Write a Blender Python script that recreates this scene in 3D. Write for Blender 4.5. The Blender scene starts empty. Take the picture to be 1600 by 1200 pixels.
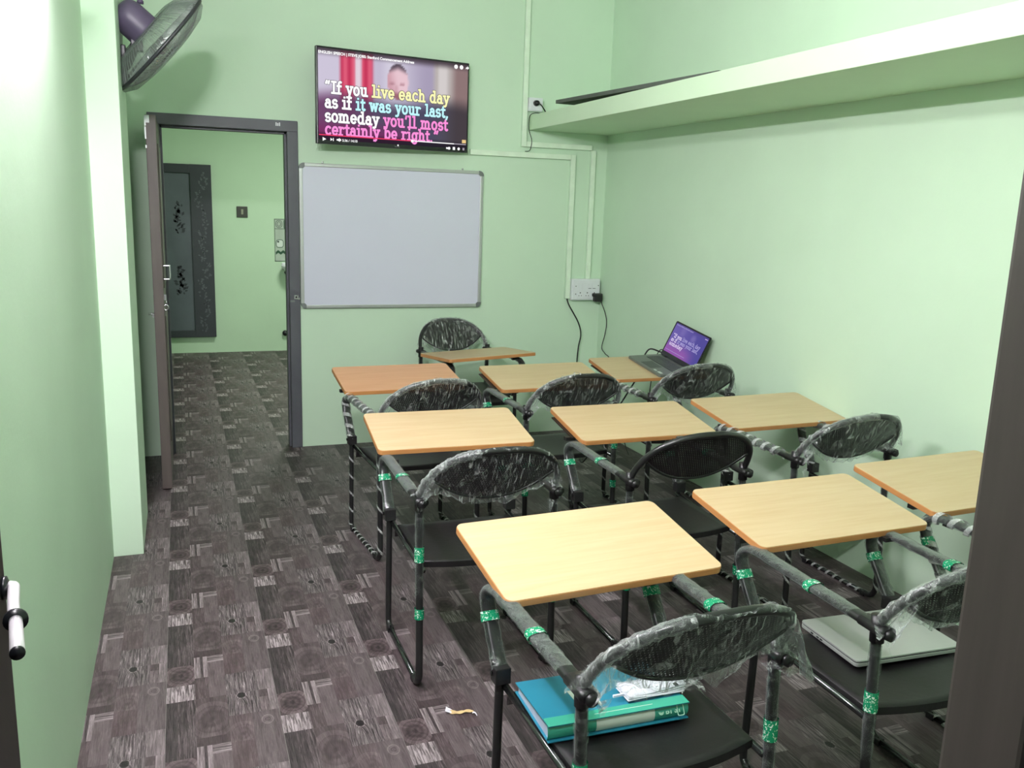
import bpy, bmesh, math, random
from mathutils import Vector, Matrix, Euler, noise
PI = math.pi
S = bpy.context.scene
COL = S.collection

# ------------------------------------------------------------------ camera
cam_d = bpy.data.cameras.new('camera')
cam = bpy.data.objects.new('camera', cam_d)
COL.objects.link(cam)
F = Vector((0.34857, 0.91642, -0.19664))
R_ = Vector((0.93645, -0.34938, 0.03174))
D_ = Vector((-0.03962, -0.19520, -0.97998))
M = Matrix((R_, -D_, -F)).transposed().to_4x4()
M.translation = Vector((0, 0, 1.5802))
cam.matrix_world = M
cam_d.sensor_width = 36
cam_d.lens = 1370.23 / 1600 * 36
cam_d.clip_start = 0.02
S.camera = cam

# ------------------------------------------------------------------ world, light, exposure
w = bpy.data.worlds.new('world'); S.world = w; w.use_nodes = True
w.node_tree.nodes['Background'].inputs[0].default_value = (0.75, 0.85, 0.8, 1)
w.node_tree.nodes['Background'].inputs[1].default_value = 0.22
S.view_settings.view_transform = 'Standard'
S.view_settings.look = 'None'
S.view_settings.exposure = 0.0
S.view_settings.gamma = 1
S.view_settings.use_curve_mapping = False
S.cycles.transparent_max_bounces = 24
S.cycles.max_bounces = 8
S.cycles.diffuse_bounces = 5
S.cycles.sample_clamp_indirect = 6
TUBE_POWER = 480.0     # emission strength of the wall tube light
def area(name, loc, rot, sx, sy, power, color):
    l = bpy.data.lights.new(name, 'AREA'); l.shape = 'RECTANGLE'; l.size = sx; l.size_y = sy
    l.energy = power; l.color = color
    o = bpy.data.objects.new(name, l); o.location = loc; o.rotation_euler = rot; COL.objects.link(o)
    return o
area('front_fill_light', (-0.19, 0.56, 2.55), (PI / 2, 0, 0), 0.26, 0.10, 74, (1.0, 0.93, 1.0))  # added fill with no fixture behind it, brightens the far walls
area('next_room_light', (1.25, 7.6, 2.7), (0, 0, 0), 0.5, 0.5, 62, (0.97, 0.97, 0.92))

# ------------------------------------------------------------------ helpers
def lin(c):
    return tuple(((v / 255) / 12.92 if v / 255 <= 0.04045 else ((v / 255 + 0.055) / 1.055) ** 2.4) for v in c)
def new_mat(name):
    m = bpy.data.materials.new(name); m.use_nodes = True
    return m, m.node_tree, m.node_tree.nodes['Principled BSDF']
def N(nt, t, **kw):
    n = nt.nodes.new(t)
    for k, v in kw.items():
        if k in n.inputs: n.inputs[k].default_value = v
        else: setattr(n, k, v)
    return n
def mixc(nt, fac, a, b, blend='MIX'):
    n = nt.nodes.new('ShaderNodeMix'); n.data_type = 'RGBA'; n.blend_type = blend
    for sock, v in ((n.inputs['Factor'], fac), (n.inputs['A'], a), (n.inputs['B'], b)):
        if hasattr(v, 'links') or hasattr(v, 'is_output'): nt.links.new(v, sock)
        elif isinstance(v, (int, float)): sock.default_value = v
        else: sock.default_value = (*v[:3], 1)
    # RGBA mix has several A/B sockets
    col_in = [i for i in n.inputs if i.type == 'RGBA']
    for sock, v in ((col_in[0], a), (col_in[1], b)):
        if hasattr(v, 'is_output'): nt.links.new(v, sock)
        elif not isinstance(v, (int, float)): sock.default_value = (*v[:3], 1)
    out = [o for o in n.outputs if o.type == 'RGBA'][0]
    return out
def ramp(nt, src, stops):
    r = nt.nodes.new('ShaderNodeValToRGB'); nt.links.new(src, r.inputs[0])
    el = r.color_ramp.elements
    while len(el) < len(stops): el.new(0.5)
    for e, (p, c) in zip(el, stops):
        e.position = p; e.color = (c, c, c, 1) if isinstance(c, (int, float)) else (*c, 1)
    return r.outputs['Color']
def math_n(nt, op, a, b=None, c=None):
    n = nt.nodes.new('ShaderNodeMath'); n.operation = op
    for i, v in enumerate((a, b, c)):
        if v is None: continue
        if hasattr(v, 'is_output'): nt.links.new(v, n.inputs[i])
        else: n.inputs[i].default_value = v
    return n.outputs[0]
def simple(name, rgb, rough=0.5, metal=0.0, var=0.06, scale=14.0, bump=0.0, stretch=None, spec=None):
    """plain procedural material: colour with a little noise variation"""
    m, nt, p = new_mat(name)
    tc = N(nt, 'ShaderNodeTexCoord'); mp = N(nt, 'ShaderNodeMapping')
    if stretch: mp.inputs['Scale'].default_value = stretch
    nt.links.new(tc.outputs['Object'], mp.inputs[0])
    no = N(nt, 'ShaderNodeTexNoise', Scale=scale, Detail=4.0); nt.links.new(mp.outputs[0], no.inputs['Vector'])
    c = lin(rgb)
    f = ramp(nt, no.outputs['Fac'], [(0.3, 1 - var), (0.7, 1 + var)])
    out = mixc(nt, 1.0, c, f, 'MULTIPLY')
    nt.links.new(out, p.inputs['Base Color'])
    p.inputs['Roughness'].default_value = rough; p.inputs['Metallic'].default_value = metal
    if spec is not None: p.inputs['Specular IOR Level'].default_value = spec
    if bump:
        b = N(nt, 'ShaderNodeBump', Strength=bump, Distance=0.01); nt.links.new(no.outputs['Fac'], b.inputs['Height'])
        nt.links.new(b.outputs[0], p.inputs['Normal'])
    return m
def emit(name, rgb, k=1.0):
    m, nt, p = new_mat(name)
    nt.nodes.remove(p)
    e = N(nt, 'ShaderNodeEmission'); e.inputs[0].default_value = (*lin(rgb), 1); e.inputs[1].default_value = k
    nt.links.new(e.outputs[0], nt.nodes['Material Output'].inputs[0])
    return m

class MB:
    def __init__(s): s.v = []; s.f = []; s.sm = []; s.uv = {}; s.col = []
    def add(s, vs, fs, smooth=False):
        o = len(s.v); s.v += [tuple(v) for v in vs]
        for f in fs: s.f.append(tuple(i + o for i in f)); s.sm.append(smooth)
        return s
    def box(s, x0, x1, y0, y1, z0, z1, mat=None):
        vs = [(x, y, z) for z in (z0, z1) for y in (y0, y1) for x in (x0, x1)]
        if mat is not None: vs = [mat @ Vector(v) for v in vs]
        return s.add(vs, [(0, 2, 3, 1), (4, 5, 7, 6), (0, 1, 5, 4), (2, 6, 7, 3), (0, 4, 6, 2), (1, 3, 7, 5)])
    def sweep(s, path, sect, up=Vector((0, 0, 1)), scales=None, caps=True, smooth=True, closed=False):
        """sweep a closed 2D section (list of (a,b)) along path; a along side vector, b along the normal"""
        path = [Vector(p) for p in path]; n = len(path); k = len(sect); vs = []
        side = None
        for i, p in enumerate(path):
            if closed: t = (path[(i + 1) % n] - path[i - 1])
            else: t = path[min(i + 1, n - 1)] - path[max(i - 1, 0)]
            t.normalize()
            if side is None:
                side = t.cross(up)
                if side.length < 1e-4: side = t.cross(Vector((1, 0, 0)))
            else:
                side = side - t * side.dot(t)
            side.normalize(); nn = side.cross(t); nn.normalize()
            sc = scales[i] if scales else 1.0
            for a, b in sect: vs.append(p + side * (a * sc) + nn * (b * sc))
        fs = []
        for i in range(n if closed else n - 1):
            j = (i + 1) % n
            for q in range(k):
                r = (q + 1) % k
                fs.append((i * k + q, i * k + r, j * k + r, j * k + q))
        if caps and not closed:
            fs.append(tuple(range(k))[::-1]); fs.append(tuple((n - 1) * k + q for q in range(k)))
        return s.add(vs, fs, smooth)
    def tube(s, path, r, seg=10, **kw):
        return s.sweep(path, [(r * math.cos(2 * PI * i / seg), r * math.sin(2 * PI * i / seg)) for i in range(seg)], **kw)
    def cyl(s, p0, p1, r, r1=None, seg=16, smooth=True):
        return s.tube([p0, p1], r, seg, scales=[1, (r1 if r1 is not None else r) / r], smooth=smooth)
    def lathe(s, prof, seg=24, mat=None, smooth=True):
        vs = []; n = len(prof)
        for r, z in prof:
            for i in range(seg):
                a = 2 * PI * i / seg; v = Vector((r * math.cos(a), r * math.sin(a), z)); vs.append(mat @ v if mat else v)
        fs = [(i * seg + j, i * seg + (j + 1) % seg, (i + 1) * seg + (j + 1) % seg, (i + 1) * seg + j) for i in range(n - 1) for j in range(seg)]
        if prof[0][0] > 1e-6: fs.append(tuple(range(seg))[::-1])
        if prof[-1][0] > 1e-6: fs.append(tuple((n - 1) * seg + j for j in range(seg)))
        return s.add(vs, fs, smooth)
    def grid(s, fn, nu, nv, smooth=True):
        vs = [fn(i / nu, j / nv) for j in range(nv + 1) for i in range(nu + 1)]
        fs = [(j * (nu + 1) + i, j * (nu + 1) + i + 1, (j + 1) * (nu + 1) + i + 1, (j + 1) * (nu + 1) + i) for j in range(nv) for i in range(nu)]
        return s.add(vs, fs, smooth)
    def slab(s, outline, z0, z1, mat=None):
        """vertical prism over a 2D outline"""
        n = len(outline)
        vs = [Vector((x, y, z0)) for x, y in outline] + [Vector((x, y, z1)) for x, y in outline]
        if mat is not None: vs = [mat @ v for v in vs]
        fs = [tuple(range(n))[::-1], tuple(range(n, 2 * n))] + [(i, (i + 1) % n, n + (i + 1) % n, n + i) for i in range(n)]
        return s.add(vs, fs)
    def build(s, name, mat, parent=None, loc=None, bevel=0.0, bseg=2, auto=False):
        me = bpy.data.meshes.new(name)
        me.from_pydata(s.v, [], s.f)
        me.polygons.foreach_set('use_smooth', s.sm)
        me.validate(); me.update()
        if bevel:
            bm = bmesh.new(); bm.from_mesh(me)
            bmesh.ops.remove_doubles(bm, verts=bm.verts, dist=1e-5)
            ed = [e for e in bm.edges if len(e.link_faces) == 2 and e.calc_face_angle(0) > 0.5]
            bmesh.ops.bevel(bm, geom=ed, offset=bevel, segments=bseg, affect='EDGES', profile=0.6, clamp_overlap=True)
            bm.to_mesh(me); bm.free()
        me.materials.append(mat)
        o = bpy.data.objects.new(name, me); COL.objects.link(o)
        if parent: o.parent = parent
        if loc: o.location = loc
        return o
def rrect(w, d, r, seg=5):
    pts = []
    for cx, cy, a0 in ((w / 2 - r, d / 2 - r, 0), (-w / 2 + r, d / 2 - r, PI / 2), (-w / 2 + r, -d / 2 + r, PI), (w / 2 - r, -d / 2 + r, 1.5 * PI)):
        for i in range(seg + 1):
            a = a0 + PI / 2 * i / seg; pts.append((cx + r * math.cos(a), cy + r * math.sin(a)))
    return pts
def smooth_path(pts, n=6):
    pts = [Vector(p) for p in pts]; P = [pts[0]] + pts + [pts[-1]]; out = []
    for i in range(1, len(P) - 2):
        for k in range(n):
            t = k / n; a, b, c, d = P[i - 1], P[i], P[i + 1], P[i + 2]
            out.append(0.5 * (2 * b + (c - a) * t + (2 * a - 5 * b + 4 * c - d) * t * t + (3 * b - a - 3 * c + d) * t ** 3))
    out.append(pts[-1]); return out
def tag(o, label=None, cat=None, group=None, kind=None):
    if label: o['label'] = label
    if cat: o['category'] = cat
    if group: o['group'] = group
    if kind: o['kind'] = kind
    return o
def empty(name, loc=(0, 0, 0), rz=0.0, label=None, cat=None, group=None, kind=None, rot=None):
    o = bpy.data.objects.new(name, None); o.empty_display_size = 0.1
    o.location = loc; o.rotation_euler = rot or (0, 0, rz); COL.objects.link(o)
    return tag(o, label, cat, group, kind)

# ------------------------------------------------------------------ materials
def wall_mat(name, rgb, var=0.035):
    m, nt, p = new_mat(name)
    tc = N(nt, 'ShaderNodeTexCoord')
    n1 = N(nt, 'ShaderNodeTexNoise', Scale=1.3, Detail=5.0, Roughness=0.6); nt.links.new(tc.outputs['Object'], n1.inputs['Vector'])
    n2 = N(nt, 'ShaderNodeTexNoise', Scale=90.0, Detail=3.0); nt.links.new(tc.outputs['Object'], n2.inputs['Vector'])
    f = ramp(nt, n1.outputs['Fac'], [(0.3, 1 - var), (0.7, 1 + var)])
    out = mixc(nt, 1.0, lin(rgb), f, 'MULTIPLY'); nt.links.new(out, p.inputs['Base Color'])
    p.inputs['Roughness'].default_value = 0.62; p.inputs['Specular IOR Level'].default_value = 0.25
    h = math_n(nt, 'ADD', math_n(nt, 'MULTIPLY', n1.outputs['Fac'], 1.5), math_n(nt, 'MULTIPLY', n2.outputs['Fac'], 0.12))
    b = N(nt, 'ShaderNodeBump', Strength=0.12, Distance=0.02); nt.links.new(h, b.inputs['Height']); nt.links.new(b.outputs[0], p.inputs['Normal'])
    return m
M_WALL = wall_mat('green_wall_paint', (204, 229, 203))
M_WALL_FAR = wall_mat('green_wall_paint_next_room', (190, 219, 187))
M_CEIL = wall_mat('white_ceiling_paint', (225, 232, 224))
M_SHELF = wall_mat('shelf_paint', (205, 230, 198))
M_TRUNK = simple('conduit_plastic', (224, 243, 220), 0.45)
M_WHITEP = simple('white_plastic', (225, 230, 232), 0.35, var=0.02)
M_BLACK = simple('black_plastic', (24, 24, 25), 0.38, var=0.15)
M_SEAT = simple('black_seat_vinyl', (21, 19, 21), 0.40, var=0.12, scale=60, bump=0.05)
M_TUBE = simple('black_powder_coat', (30, 31, 31), 0.28, var=0.12, scale=30)
M_RAIL = simple('dark_chrome_tube', (92, 95, 95), 0.18, 0.9, var=0.12, scale=40)
M_FRAME = simple('grey_door_frame_paint', (84, 86, 92), 0.5, var=0.07, scale=10)
M_LEAF = simple('brown_door_paint', (92, 84, 80), 0.5, var=0.08, scale=8, stretch=(6, 6, 0.6))
M_ENTR = simple('entrance_frame_wood', (74, 66, 64), 0.5, var=0.10, scale=9, stretch=(8, 8, 0.5))
M_ENTRL = simple('entrance_leaf_wood', (44, 36, 35), 0.5, var=0.1, scale=9, stretch=(8, 8, 0.5))
M_STEEL = simple('bright_steel', (205, 206, 208), 0.22, 0.85, var=0.03)
M_HAND = simple('pale_handle_metal', (226, 224, 226), 0.3, 0.3, var=0.03)
M_ALU = simple('aluminium', (188, 192, 190), 0.35, 0.6, var=0.03)
M_GREYP = simple('grey_corner_plastic', (112, 118, 116), 0.45)
M_BOARDW = simple('whiteboard_surface', (214, 216, 232), 0.3, var=0.012, scale=3)
M_FANM = simple('fan_motor_plastic', (84, 74, 98), 0.4, var=0.08)
M_FAND = simple('fan_dark_plastic', (40, 42, 46), 0.4)
M_WIRE = simple('fan_cage_wire', (150, 162, 156), 0.3, 0.5)
M_PAPER = simple('white_paper', (222, 222, 232), 0.7, var=0.03)
M_CARD = simple('tan_paper_scrap', (206, 180, 128), 0.8, var=0.12, scale=60)
M_TEALC = simple('teal_folder_cover', (40, 122, 146), 0.28, var=0.06, scale=8)
M_TEALS = simple('green_folder_spine', (60, 156, 132), 0.25, var=0.05, scale=10)
M_LABEL = simple('folder_label_card', (196, 208, 196), 0.5, var=0.03)
M_PAGES = simple('folder_pages', (178, 190, 208), 0.6, var=0.12, scale=200, stretch=(0.2, 0.2, 6))
M_LAPS = simple('silver_laptop_shell', (176, 182, 176), 0.35, 0.35, var=0.02)
M_LAPG = simple('grey_laptop_deck', (112, 118, 112), 0.38, 0.3, var=0.03)
M_LAPK = simple('laptop_keys', (74, 80, 76), 0.5)
M_BEZ = simple('screen_bezel', (20, 22, 26), 0.3)
M_TAPE_W = simple('tape_print', (210, 232, 220), 0.4)
M_FARDOOR = simple('slate_door_panel', (84, 92, 98), 0.5, var=0.10, scale=6)
M_MOTIF = simple('dark_door_motif', (50, 55, 60), 0.5)
M_PLATE = simple('bronze_switch_plate', (52, 56, 46), 0.4)
M_DUSTY = simple('dusty_board', (84, 90, 84), 0.7, var=0.12)

def wood_mat(name, rgb, rgb2, axis_scale=(2.0, 26.0, 26.0), rough=0.36):
    m, nt, p = new_mat(name)
    tc = N(nt, 'ShaderNodeTexCoord'); mp = N(nt, 'ShaderNodeMapping'); mp.inputs['Scale'].default_value = axis_scale
    nt.links.new(tc.outputs['Object'], mp.inputs[0])
    oi = N(nt, 'ShaderNodeObjectInfo')
    sh = N(nt, 'ShaderNodeVectorMath'); sh.operation = 'ADD'; nt.links.new(mp.outputs[0], sh.inputs[0])
    cx = N(nt, 'ShaderNodeCombineXYZ'); nt.links.new(math_n(nt, 'MULTIPLY', oi.outputs['Random'], 37.0), cx.inputs[0]); nt.links.new(cx.outputs[0], sh.inputs[1])
    n1 = N(nt, 'ShaderNodeTexNoise', Scale=1.6, Detail=6.0, Roughness=0.62, Distortion=0.4); nt.links.new(sh.outputs[0], n1.inputs['Vector'])
    f = ramp(nt, n1.outputs['Fac'], [(0.30, 0.0), (0.72, 1.0)])
    out = mixc(nt, f, lin(rgb2), lin(rgb)); nt.links.new(out, p.inputs['Base Color'])
    p.inputs['Roughness'].default_value = rough
    b = N(nt, 'ShaderNodeBump', Strength=0.04, Distance=0.002); nt.links.new(n1.outputs['Fac'], b.inputs['Height']); nt.links.new(b.outputs[0], p.inputs['Normal'])
    return m
M_BEECH = wood_mat('beech_laminate', (209, 186, 148), (199, 172, 131))
M_BEECHP = wood_mat('orange_beech_laminate', (214, 164, 122), (202, 148, 106))
M_EDGE = wood_mat('brown_edge_band', (196, 140, 86), (178, 122, 72), (3, 3, 40))

def film_mat(name, lo=0.06, hi=0.75, tint=(0.86, 0.92, 0.9), scale=(30, 30, 7), thr=(0.52, 0.72), streaks=0.0):
    """thin crumpled polythene: clear with glossy glints, milky creases and stretched streaks"""
    m, nt, p = new_mat(name); nt.nodes.remove(p)
    tc = N(nt, 'ShaderNodeTexCoord'); mp = N(nt, 'ShaderNodeMapping'); mp.inputs['Scale'].default_value = scale
    mp.inputs['Rotation'].default_value = (0.2, 0.55, 0.3)
    nt.links.new(tc.outputs['Object'], mp.inputs[0])
    n1 = N(nt, 'ShaderNodeTexNoise', Scale=1.5, Detail=4.0, Roughness=0.6, Distortion=1.2); nt.links.new(mp.outputs[0], n1.inputs['Vector'])
    n2 = N(nt, 'ShaderNodeTexNoise', Scale=13.0, Detail=3.0); nt.links.new(tc.outputs['Object'], n2.inputs['Vector'])
    f1 = ramp(nt, n1.outputs['Fac'], [(thr[0], 0.0), (thr[1], 1.0)])
    f2 = ramp(nt, n2.outputs['Fac'], [(0.40, 0.05), (0.60, 1.0)])
    fac = math_n(nt, 'MULTIPLY', f1, f2)
    if streaks:
        ms = N(nt, 'ShaderNodeMapping'); ms.inputs['Rotation'].default_value = (0, 0.75, 0); ms.inputs['Scale'].default_value = (160, 30, 7)
        nt.links.new(tc.outputs['Object'], ms.inputs[0])
        n3 = N(nt, 'ShaderNodeTexNoise', Scale=1.0, Detail=2.0, Distortion=0.3); nt.links.new(ms.outputs[0], n3.inputs['Vector'])
        f3 = ramp(nt, n3.outputs['Fac'], [(0.56, 0.0), (0.66, 1.0)])
        f4 = ramp(nt, n2.outputs['Fac'], [(0.36, 1.0), (0.56, 0.1)])
        fac = math_n(nt, 'MAXIMUM', fac, math_n(nt, 'MULTIPLY', math_n(nt, 'MULTIPLY', f3, f4), streaks))
    fac = math_n(nt, 'ADD', math_n(nt, 'MULTIPLY', fac, hi - lo), lo)
    tr = N(nt, 'ShaderNodeBsdfTransparent'); tr.inputs[0].default_value = (0.97, 0.985, 0.98, 1)
    df = N(nt, 'ShaderNodeBsdfDiffuse'); df.inputs[0].default_value = (*tint, 1)
    gl = N(nt, 'ShaderNodeBsdfGlossy'); gl.inputs['Roughness'].default_value = 0.16
    b = N(nt, 'ShaderNodeBump', Strength=0.9, Distance=0.012); nt.links.new(n1.outputs['Fac'], b.inputs['Height']); nt.links.new(b.outputs[0], gl.inputs['Normal'])
    mx = N(nt, 'ShaderNodeMixShader'); mx.inputs[0].default_value = 0.45
    nt.links.new(df.outputs[0], mx.inputs[1]); nt.links.new(gl.outputs[0], mx.inputs[2])
    fr = N(nt, 'ShaderNodeFresnel', IOR=1.3); nt.links.new(b.outputs[0], fr.inputs['Normal'])
    tot = math_n(nt, 'MINIMUM', math_n(nt, 'ADD', fac, math_n(nt, 'MULTIPLY', fr.outputs[0], 0.34)), 0.9)
    mo = N(nt, 'ShaderNodeMixShader'); nt.links.new(tot, mo.inputs[0]); nt.links.new(tr.outputs[0], mo.inputs[1]); nt.links.new(mx.outputs[0], mo.inputs[2])
    nt.links.new(mo.outputs[0], nt.nodes['Material Output'].inputs[0])
    return m
M_FILM = film_mat('clear_plastic_film', 0.02, 0.85, (0.86, 0.92, 0.9), (26, 26, 9), (0.53, 0.73), 0.95)
M_FRINGE = film_mat('gathered_plastic_film', 0.05, 0.85, (0.8, 0.86, 0.84), (30, 30, 30), (0.50, 0.68))
M_SLEEVE = film_mat('plastic_film_sleeve', 0.0, 0.5, (0.36, 0.41, 0.39), (20, 20, 20), (0.5, 0.75))
M_STRIP = film_mat('plastic_film_strip', 0.45, 0.9, (0.8, 0.84, 0.82), (90, 90, 90), (0.4, 0.6))

M_FANF = film_mat('fan_film', 0.30, 0.6, (0.42, 0.46, 0.45), (9, 9, 9), (0.5, 0.7))

def tape_mat():
    m, nt, p = new_mat('green_printed_tape')
    tc = N(nt, 'ShaderNodeTexCoord')
    n1 = N(nt, 'ShaderNodeTexNoise', Scale=130.0, Detail=1.0, Distortion=1.5); nt.links.new(tc.outputs['Object'], n1.inputs['Vector'])
    f = ramp(nt, n1.outputs['Fac'], [(0.60, 0.0), (0.64, 1.0)])
    out = mixc(nt, f, lin((26, 138, 96)), lin((205, 232, 218))); nt.links.new(out, p.inputs['Base Color'])
    p.inputs['Roughness'].default_value = 0.25
    return m
M_TAPE = tape_mat()

def mesh_mat():
    """perforated backrest: black sheet with a grid of small holes, from the sheet's own UV"""
    m, nt, p = new_mat('perforated_black_backrest')
    uv = N(nt, 'ShaderNodeUVMap'); sx = N(nt, 'ShaderNodeSeparateXYZ'); nt.links.new(uv.outputs[0], sx.inputs[0])
    row = math_n(nt, 'FLOOR', sx.outputs[1])
    off = math_n(nt, 'MULTIPLY', math_n(nt, 'MODULO', row, 2.0), 0.5)
    fx = math_n(nt, 'SUBTRACT', math_n(nt, 'FRACT', math_n(nt, 'ADD', sx.outputs[0], off)), 0.5)
    fy = math_n(nt, 'SUBTRACT', math_n(nt, 'FRACT', sx.outputs[1]), 0.5)
    d = math_n(nt, 'SQRT', math_n(nt, 'ADD', math_n(nt, 'MULTIPLY', fx, fx), math_n(nt, 'MULTIPLY', fy, fy)))
    hole = math_n(nt, 'LESS_THAN', d, 0.13)
    p.inputs['Base Color'].default_value = (*lin((24, 21, 24)), 1); p.inputs['Roughness'].default_value = 0.42
    tr = N(nt, 'ShaderNodeBsdfTransparent')
    mo = N(nt, 'ShaderNodeMixShader'); nt.links.new(hole, mo.inputs[0]); nt.links.new(p.outputs[0], mo.inputs[1]); nt.links.new(tr.outputs[0], mo.inputs[2])
    nt.links.new(mo.outputs[0], nt.nodes['Material Output'].inputs[0])
    return m
M_MESH = mesh_mat()

# ------------------------------------------------------------------ floor: printed vinyl strips
PX, PY, X0, Y0 = 0.335, 0.5445, -0.098, 2.74
# one printed block: u0,u1,v0,v1, tone, contrast, tint(0 grey..1 red), streak freq, knot(u,v,r,strength) or None
CELL = [
 (0.000, 0.087, 0.000, 0.097, 0.66, 1.05, 0.1, 1.0, None),
 (0.000, 0.087, 0.097, 0.229, 0.30, 0.30, 0.7, 0.6, (0.046, 0.166, 0.050, 1.0)),
 (0.000, 0.033, 0.229, 0.5445, 0.20, 0.45, 0.2, 1.3, None),
 (0.033, 0.062, 0.229, 0.5445, 0.26, 0.60, 0.3, 1.3, None),
 (0.062, 0.087, 0.229, 0.5445, 0.34, 0.70, 0.3, 1.3, None),
 (0.087, 0.130, 0.000, 0.133, 0.36, 0.35, 0.6, 1.2, None),
 (0.130, 0.183, 0.000, 0.232, 0.45, 0.20, 0.4, 1.6, None),
 (0.087, 0.107, 0.133, 0.277, 0.66, 0.50, 0.2, 1.0, None),
 (0.107, 0.116, 0.133, 0.277, 0.30, 0.50, 0.2, 1.0, None),
 (0.116, 0.130, 0.133, 0.277, 0.68, 0.50, 0.2, 1.0, None),
 (0.130, 0.183, 0.232, 0.277, 0.62, 0.85, 0.2, -1.0, None),
 (0.087, 0.183, 0.277, 0.320, 0.27, 0.20, 0.6, 0.8, None),
 (0.087, 0.183, 0.320, 0.5445, 0.34, 0.20, 0.5, 0.8, (0.136, 0.415, 0.07, 0.5)),
 (0.183, 0.282, 0.000, 0.132, 0.46, 0.85, 0.1, 1.3, None),
 (0.282, 0.335, 0.000, 0.132, 0.58, 0.45, 0.2, 1.0, None),
 (0.183, 0.252, 0.132, 0.270, 0.37, 0.25, 0.8, 1.0, None),
 (0.183, 0.252, 0.270, 0.415, 0.40, 0.30, 0.6, 1.0, (0.222, 0.31, 0.045, 0.35)),
 (0.252, 0.335, 0.132, 0.415, 0.44, 0.22, 0.3, 1.4, (0.296, 0.365, 0.018, 0.9)),
 (0.183, 0.282, 0.415, 0.5445, 0.45, 0.85, 0.1, 1.3, (0.228, 0.5285, 0.0155, 2.0)),
 (0.282, 0.310, 0.415, 0.500, 0.50, 0.50, 0.4, 1.0, None),
 (0.310, 0.335, 0.415, 0.5445, 0.60, 0.45, 0.2, 1.0, None),
 (0.282, 0.310, 0.500, 0.5445, 0.34, 0.30, 0.5, 1.0, None),
]
def floor_material():
    m, nt, p = new_mat('printed_wood_vinyl')
    uv = N(nt, 'ShaderNodeUVMap', uv_map='cell'); a1 = N(nt, 'ShaderNodeVertexColor', layer_name='block'); a2 = N(nt, 'ShaderNodeVertexColor', layer_name='knot')
    s1 = N(nt, 'ShaderNodeSeparateColor'); nt.links.new(a1.outputs[0], s1.inputs[0])      # tone, contrast, tint
    s2 = N(nt, 'ShaderNodeSeparateColor'); nt.links.new(a2.outputs[0], s2.inputs[0])      # freq, knot strength, knot radius
    kuv = N(nt, 'ShaderNodeUVMap', uv_map='knot_offset'); sk = N(nt, 'ShaderNodeSeparateXYZ'); nt.links.new(kuv.outputs[0], sk.inputs[0])
    su = N(nt, 'ShaderNodeSeparateXYZ'); nt.links.new(uv.outputs[0], su.inputs[0])
    # distance from knot centre in units of its radius (ellipse)
    kx = sk.outputs[0]; ky = math_n(nt, 'MULTIPLY', sk.outputs[1], 0.72)
    kd = math_n(nt, 'SQRT', math_n(nt, 'ADD', math_n(nt, 'MULTIPLY', kx, kx), math_n(nt, 'MULTIPLY', ky, ky)))
    # streak noise, stretched along the strip; bent round the knot
    bend = math_n(nt, 'DIVIDE', 0.02, math_n(nt, 'ADD', math_n(nt, 'MULTIPLY', kd, kd), 0.6))
    bx = math_n(nt, 'ADD', su.outputs[0], math_n(nt, 'MULTIPLY', math_n(nt, 'MULTIPLY', bend, math_n(nt, 'SIGN', kx)), s2.outputs[1]))
    cv = N(nt, 'ShaderNodeCombineXYZ'); nt.links.new(bx, cv.inputs[0]); nt.links.new(su.outputs[1], cv.inputs[1])
    mp = N(nt, 'ShaderNodeMapping'); mp.inputs['Scale'].default_value = (190, 11, 1); nt.links.new(cv.outputs[0], mp.inputs[0])
    n1 = N(nt, 'ShaderNodeTexNoise', Scale=1.0, Detail=6.0, Roughness=0.7, Distortion=0.9); nt.links.new(mp.outputs[0], n1.inputs['Vector'])
    mp2 = N(nt, 'ShaderNodeMapping'); mp2.inputs['Scale'].default_value = (30, 10, 1); nt.links.new(uv.outputs[0], mp2.inputs[0])
    n2 = N(nt, 'ShaderNodeTexNoise', Scale=1.0, Detail=4.0, Roughness=0.6); nt.links.new(mp2.outputs[0], n2.inputs['Vector'])
    st = math_n(nt, 'SUBTRACT', n1.outputs['Fac'], 0.5)
    st = math_n(nt, 'MULTIPLY', math_n(nt, 'MULTIPLY', st, s1.outputs[1]), 2.7)
    st2 = math_n(nt, 'MULTIPLY', math_n(nt, 'SUBTRACT', n2.outputs['Fac'], 0.5), 0.42)
    # rings
    rn = math_n(nt, 'SINE', math_n(nt, 'ADD', math_n(nt, 'MULTIPLY', kd, 15.0), math_n(nt, 'MULTIPLY', n2.outputs['Fac'], 9.0)))
    inside = ramp(nt, kd, [(0.55, 1.0), (1.0, 0.0)])
    rim = math_n(nt, 'MULTIPLY', math_n(nt, 'LESS_THAN', math_n(nt, 'ABSOLUTE', math_n(nt, 'SUBTRACT', math_n(nt, 'ADD', kd, math_n(nt, 'MULTIPLY', st2, 0.3)), 0.92)), 0.13), 0.16)
    ring = math_n(nt, 'ADD', math_n(nt, 'MULTIPLY', math_n(nt, 'MULTIPLY', rn, inside), 0.09), rim)
    core = math_n(nt, 'MULTIPLY', ramp(nt, kd, [(0.15, 1.0), (0.5, 0.0)]), -0.12)
    ring = math_n(nt, 'MULTIPLY', math_n(nt, 'ADD', ring, core), s2.outputs[1])
    tone = math_n(nt, 'ADD', math_n(nt, 'ADD', math_n(nt, 'ADD', s1.outputs[0], st), st2), ring)
    # dark open knot hole (strength above 1 is stored as 1 with a tiny radius)
    hole = math_n(nt, 'MULTIPLY', math_n(nt, 'LESS_THAN', kd, 0.8), math_n(nt, 'LESS_THAN', s2.outputs[2], 0.16))
    tone = math_n(nt, 'SUBTRACT', tone, math_n(nt, 'MULTIPLY', hole, 0.45))
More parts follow.
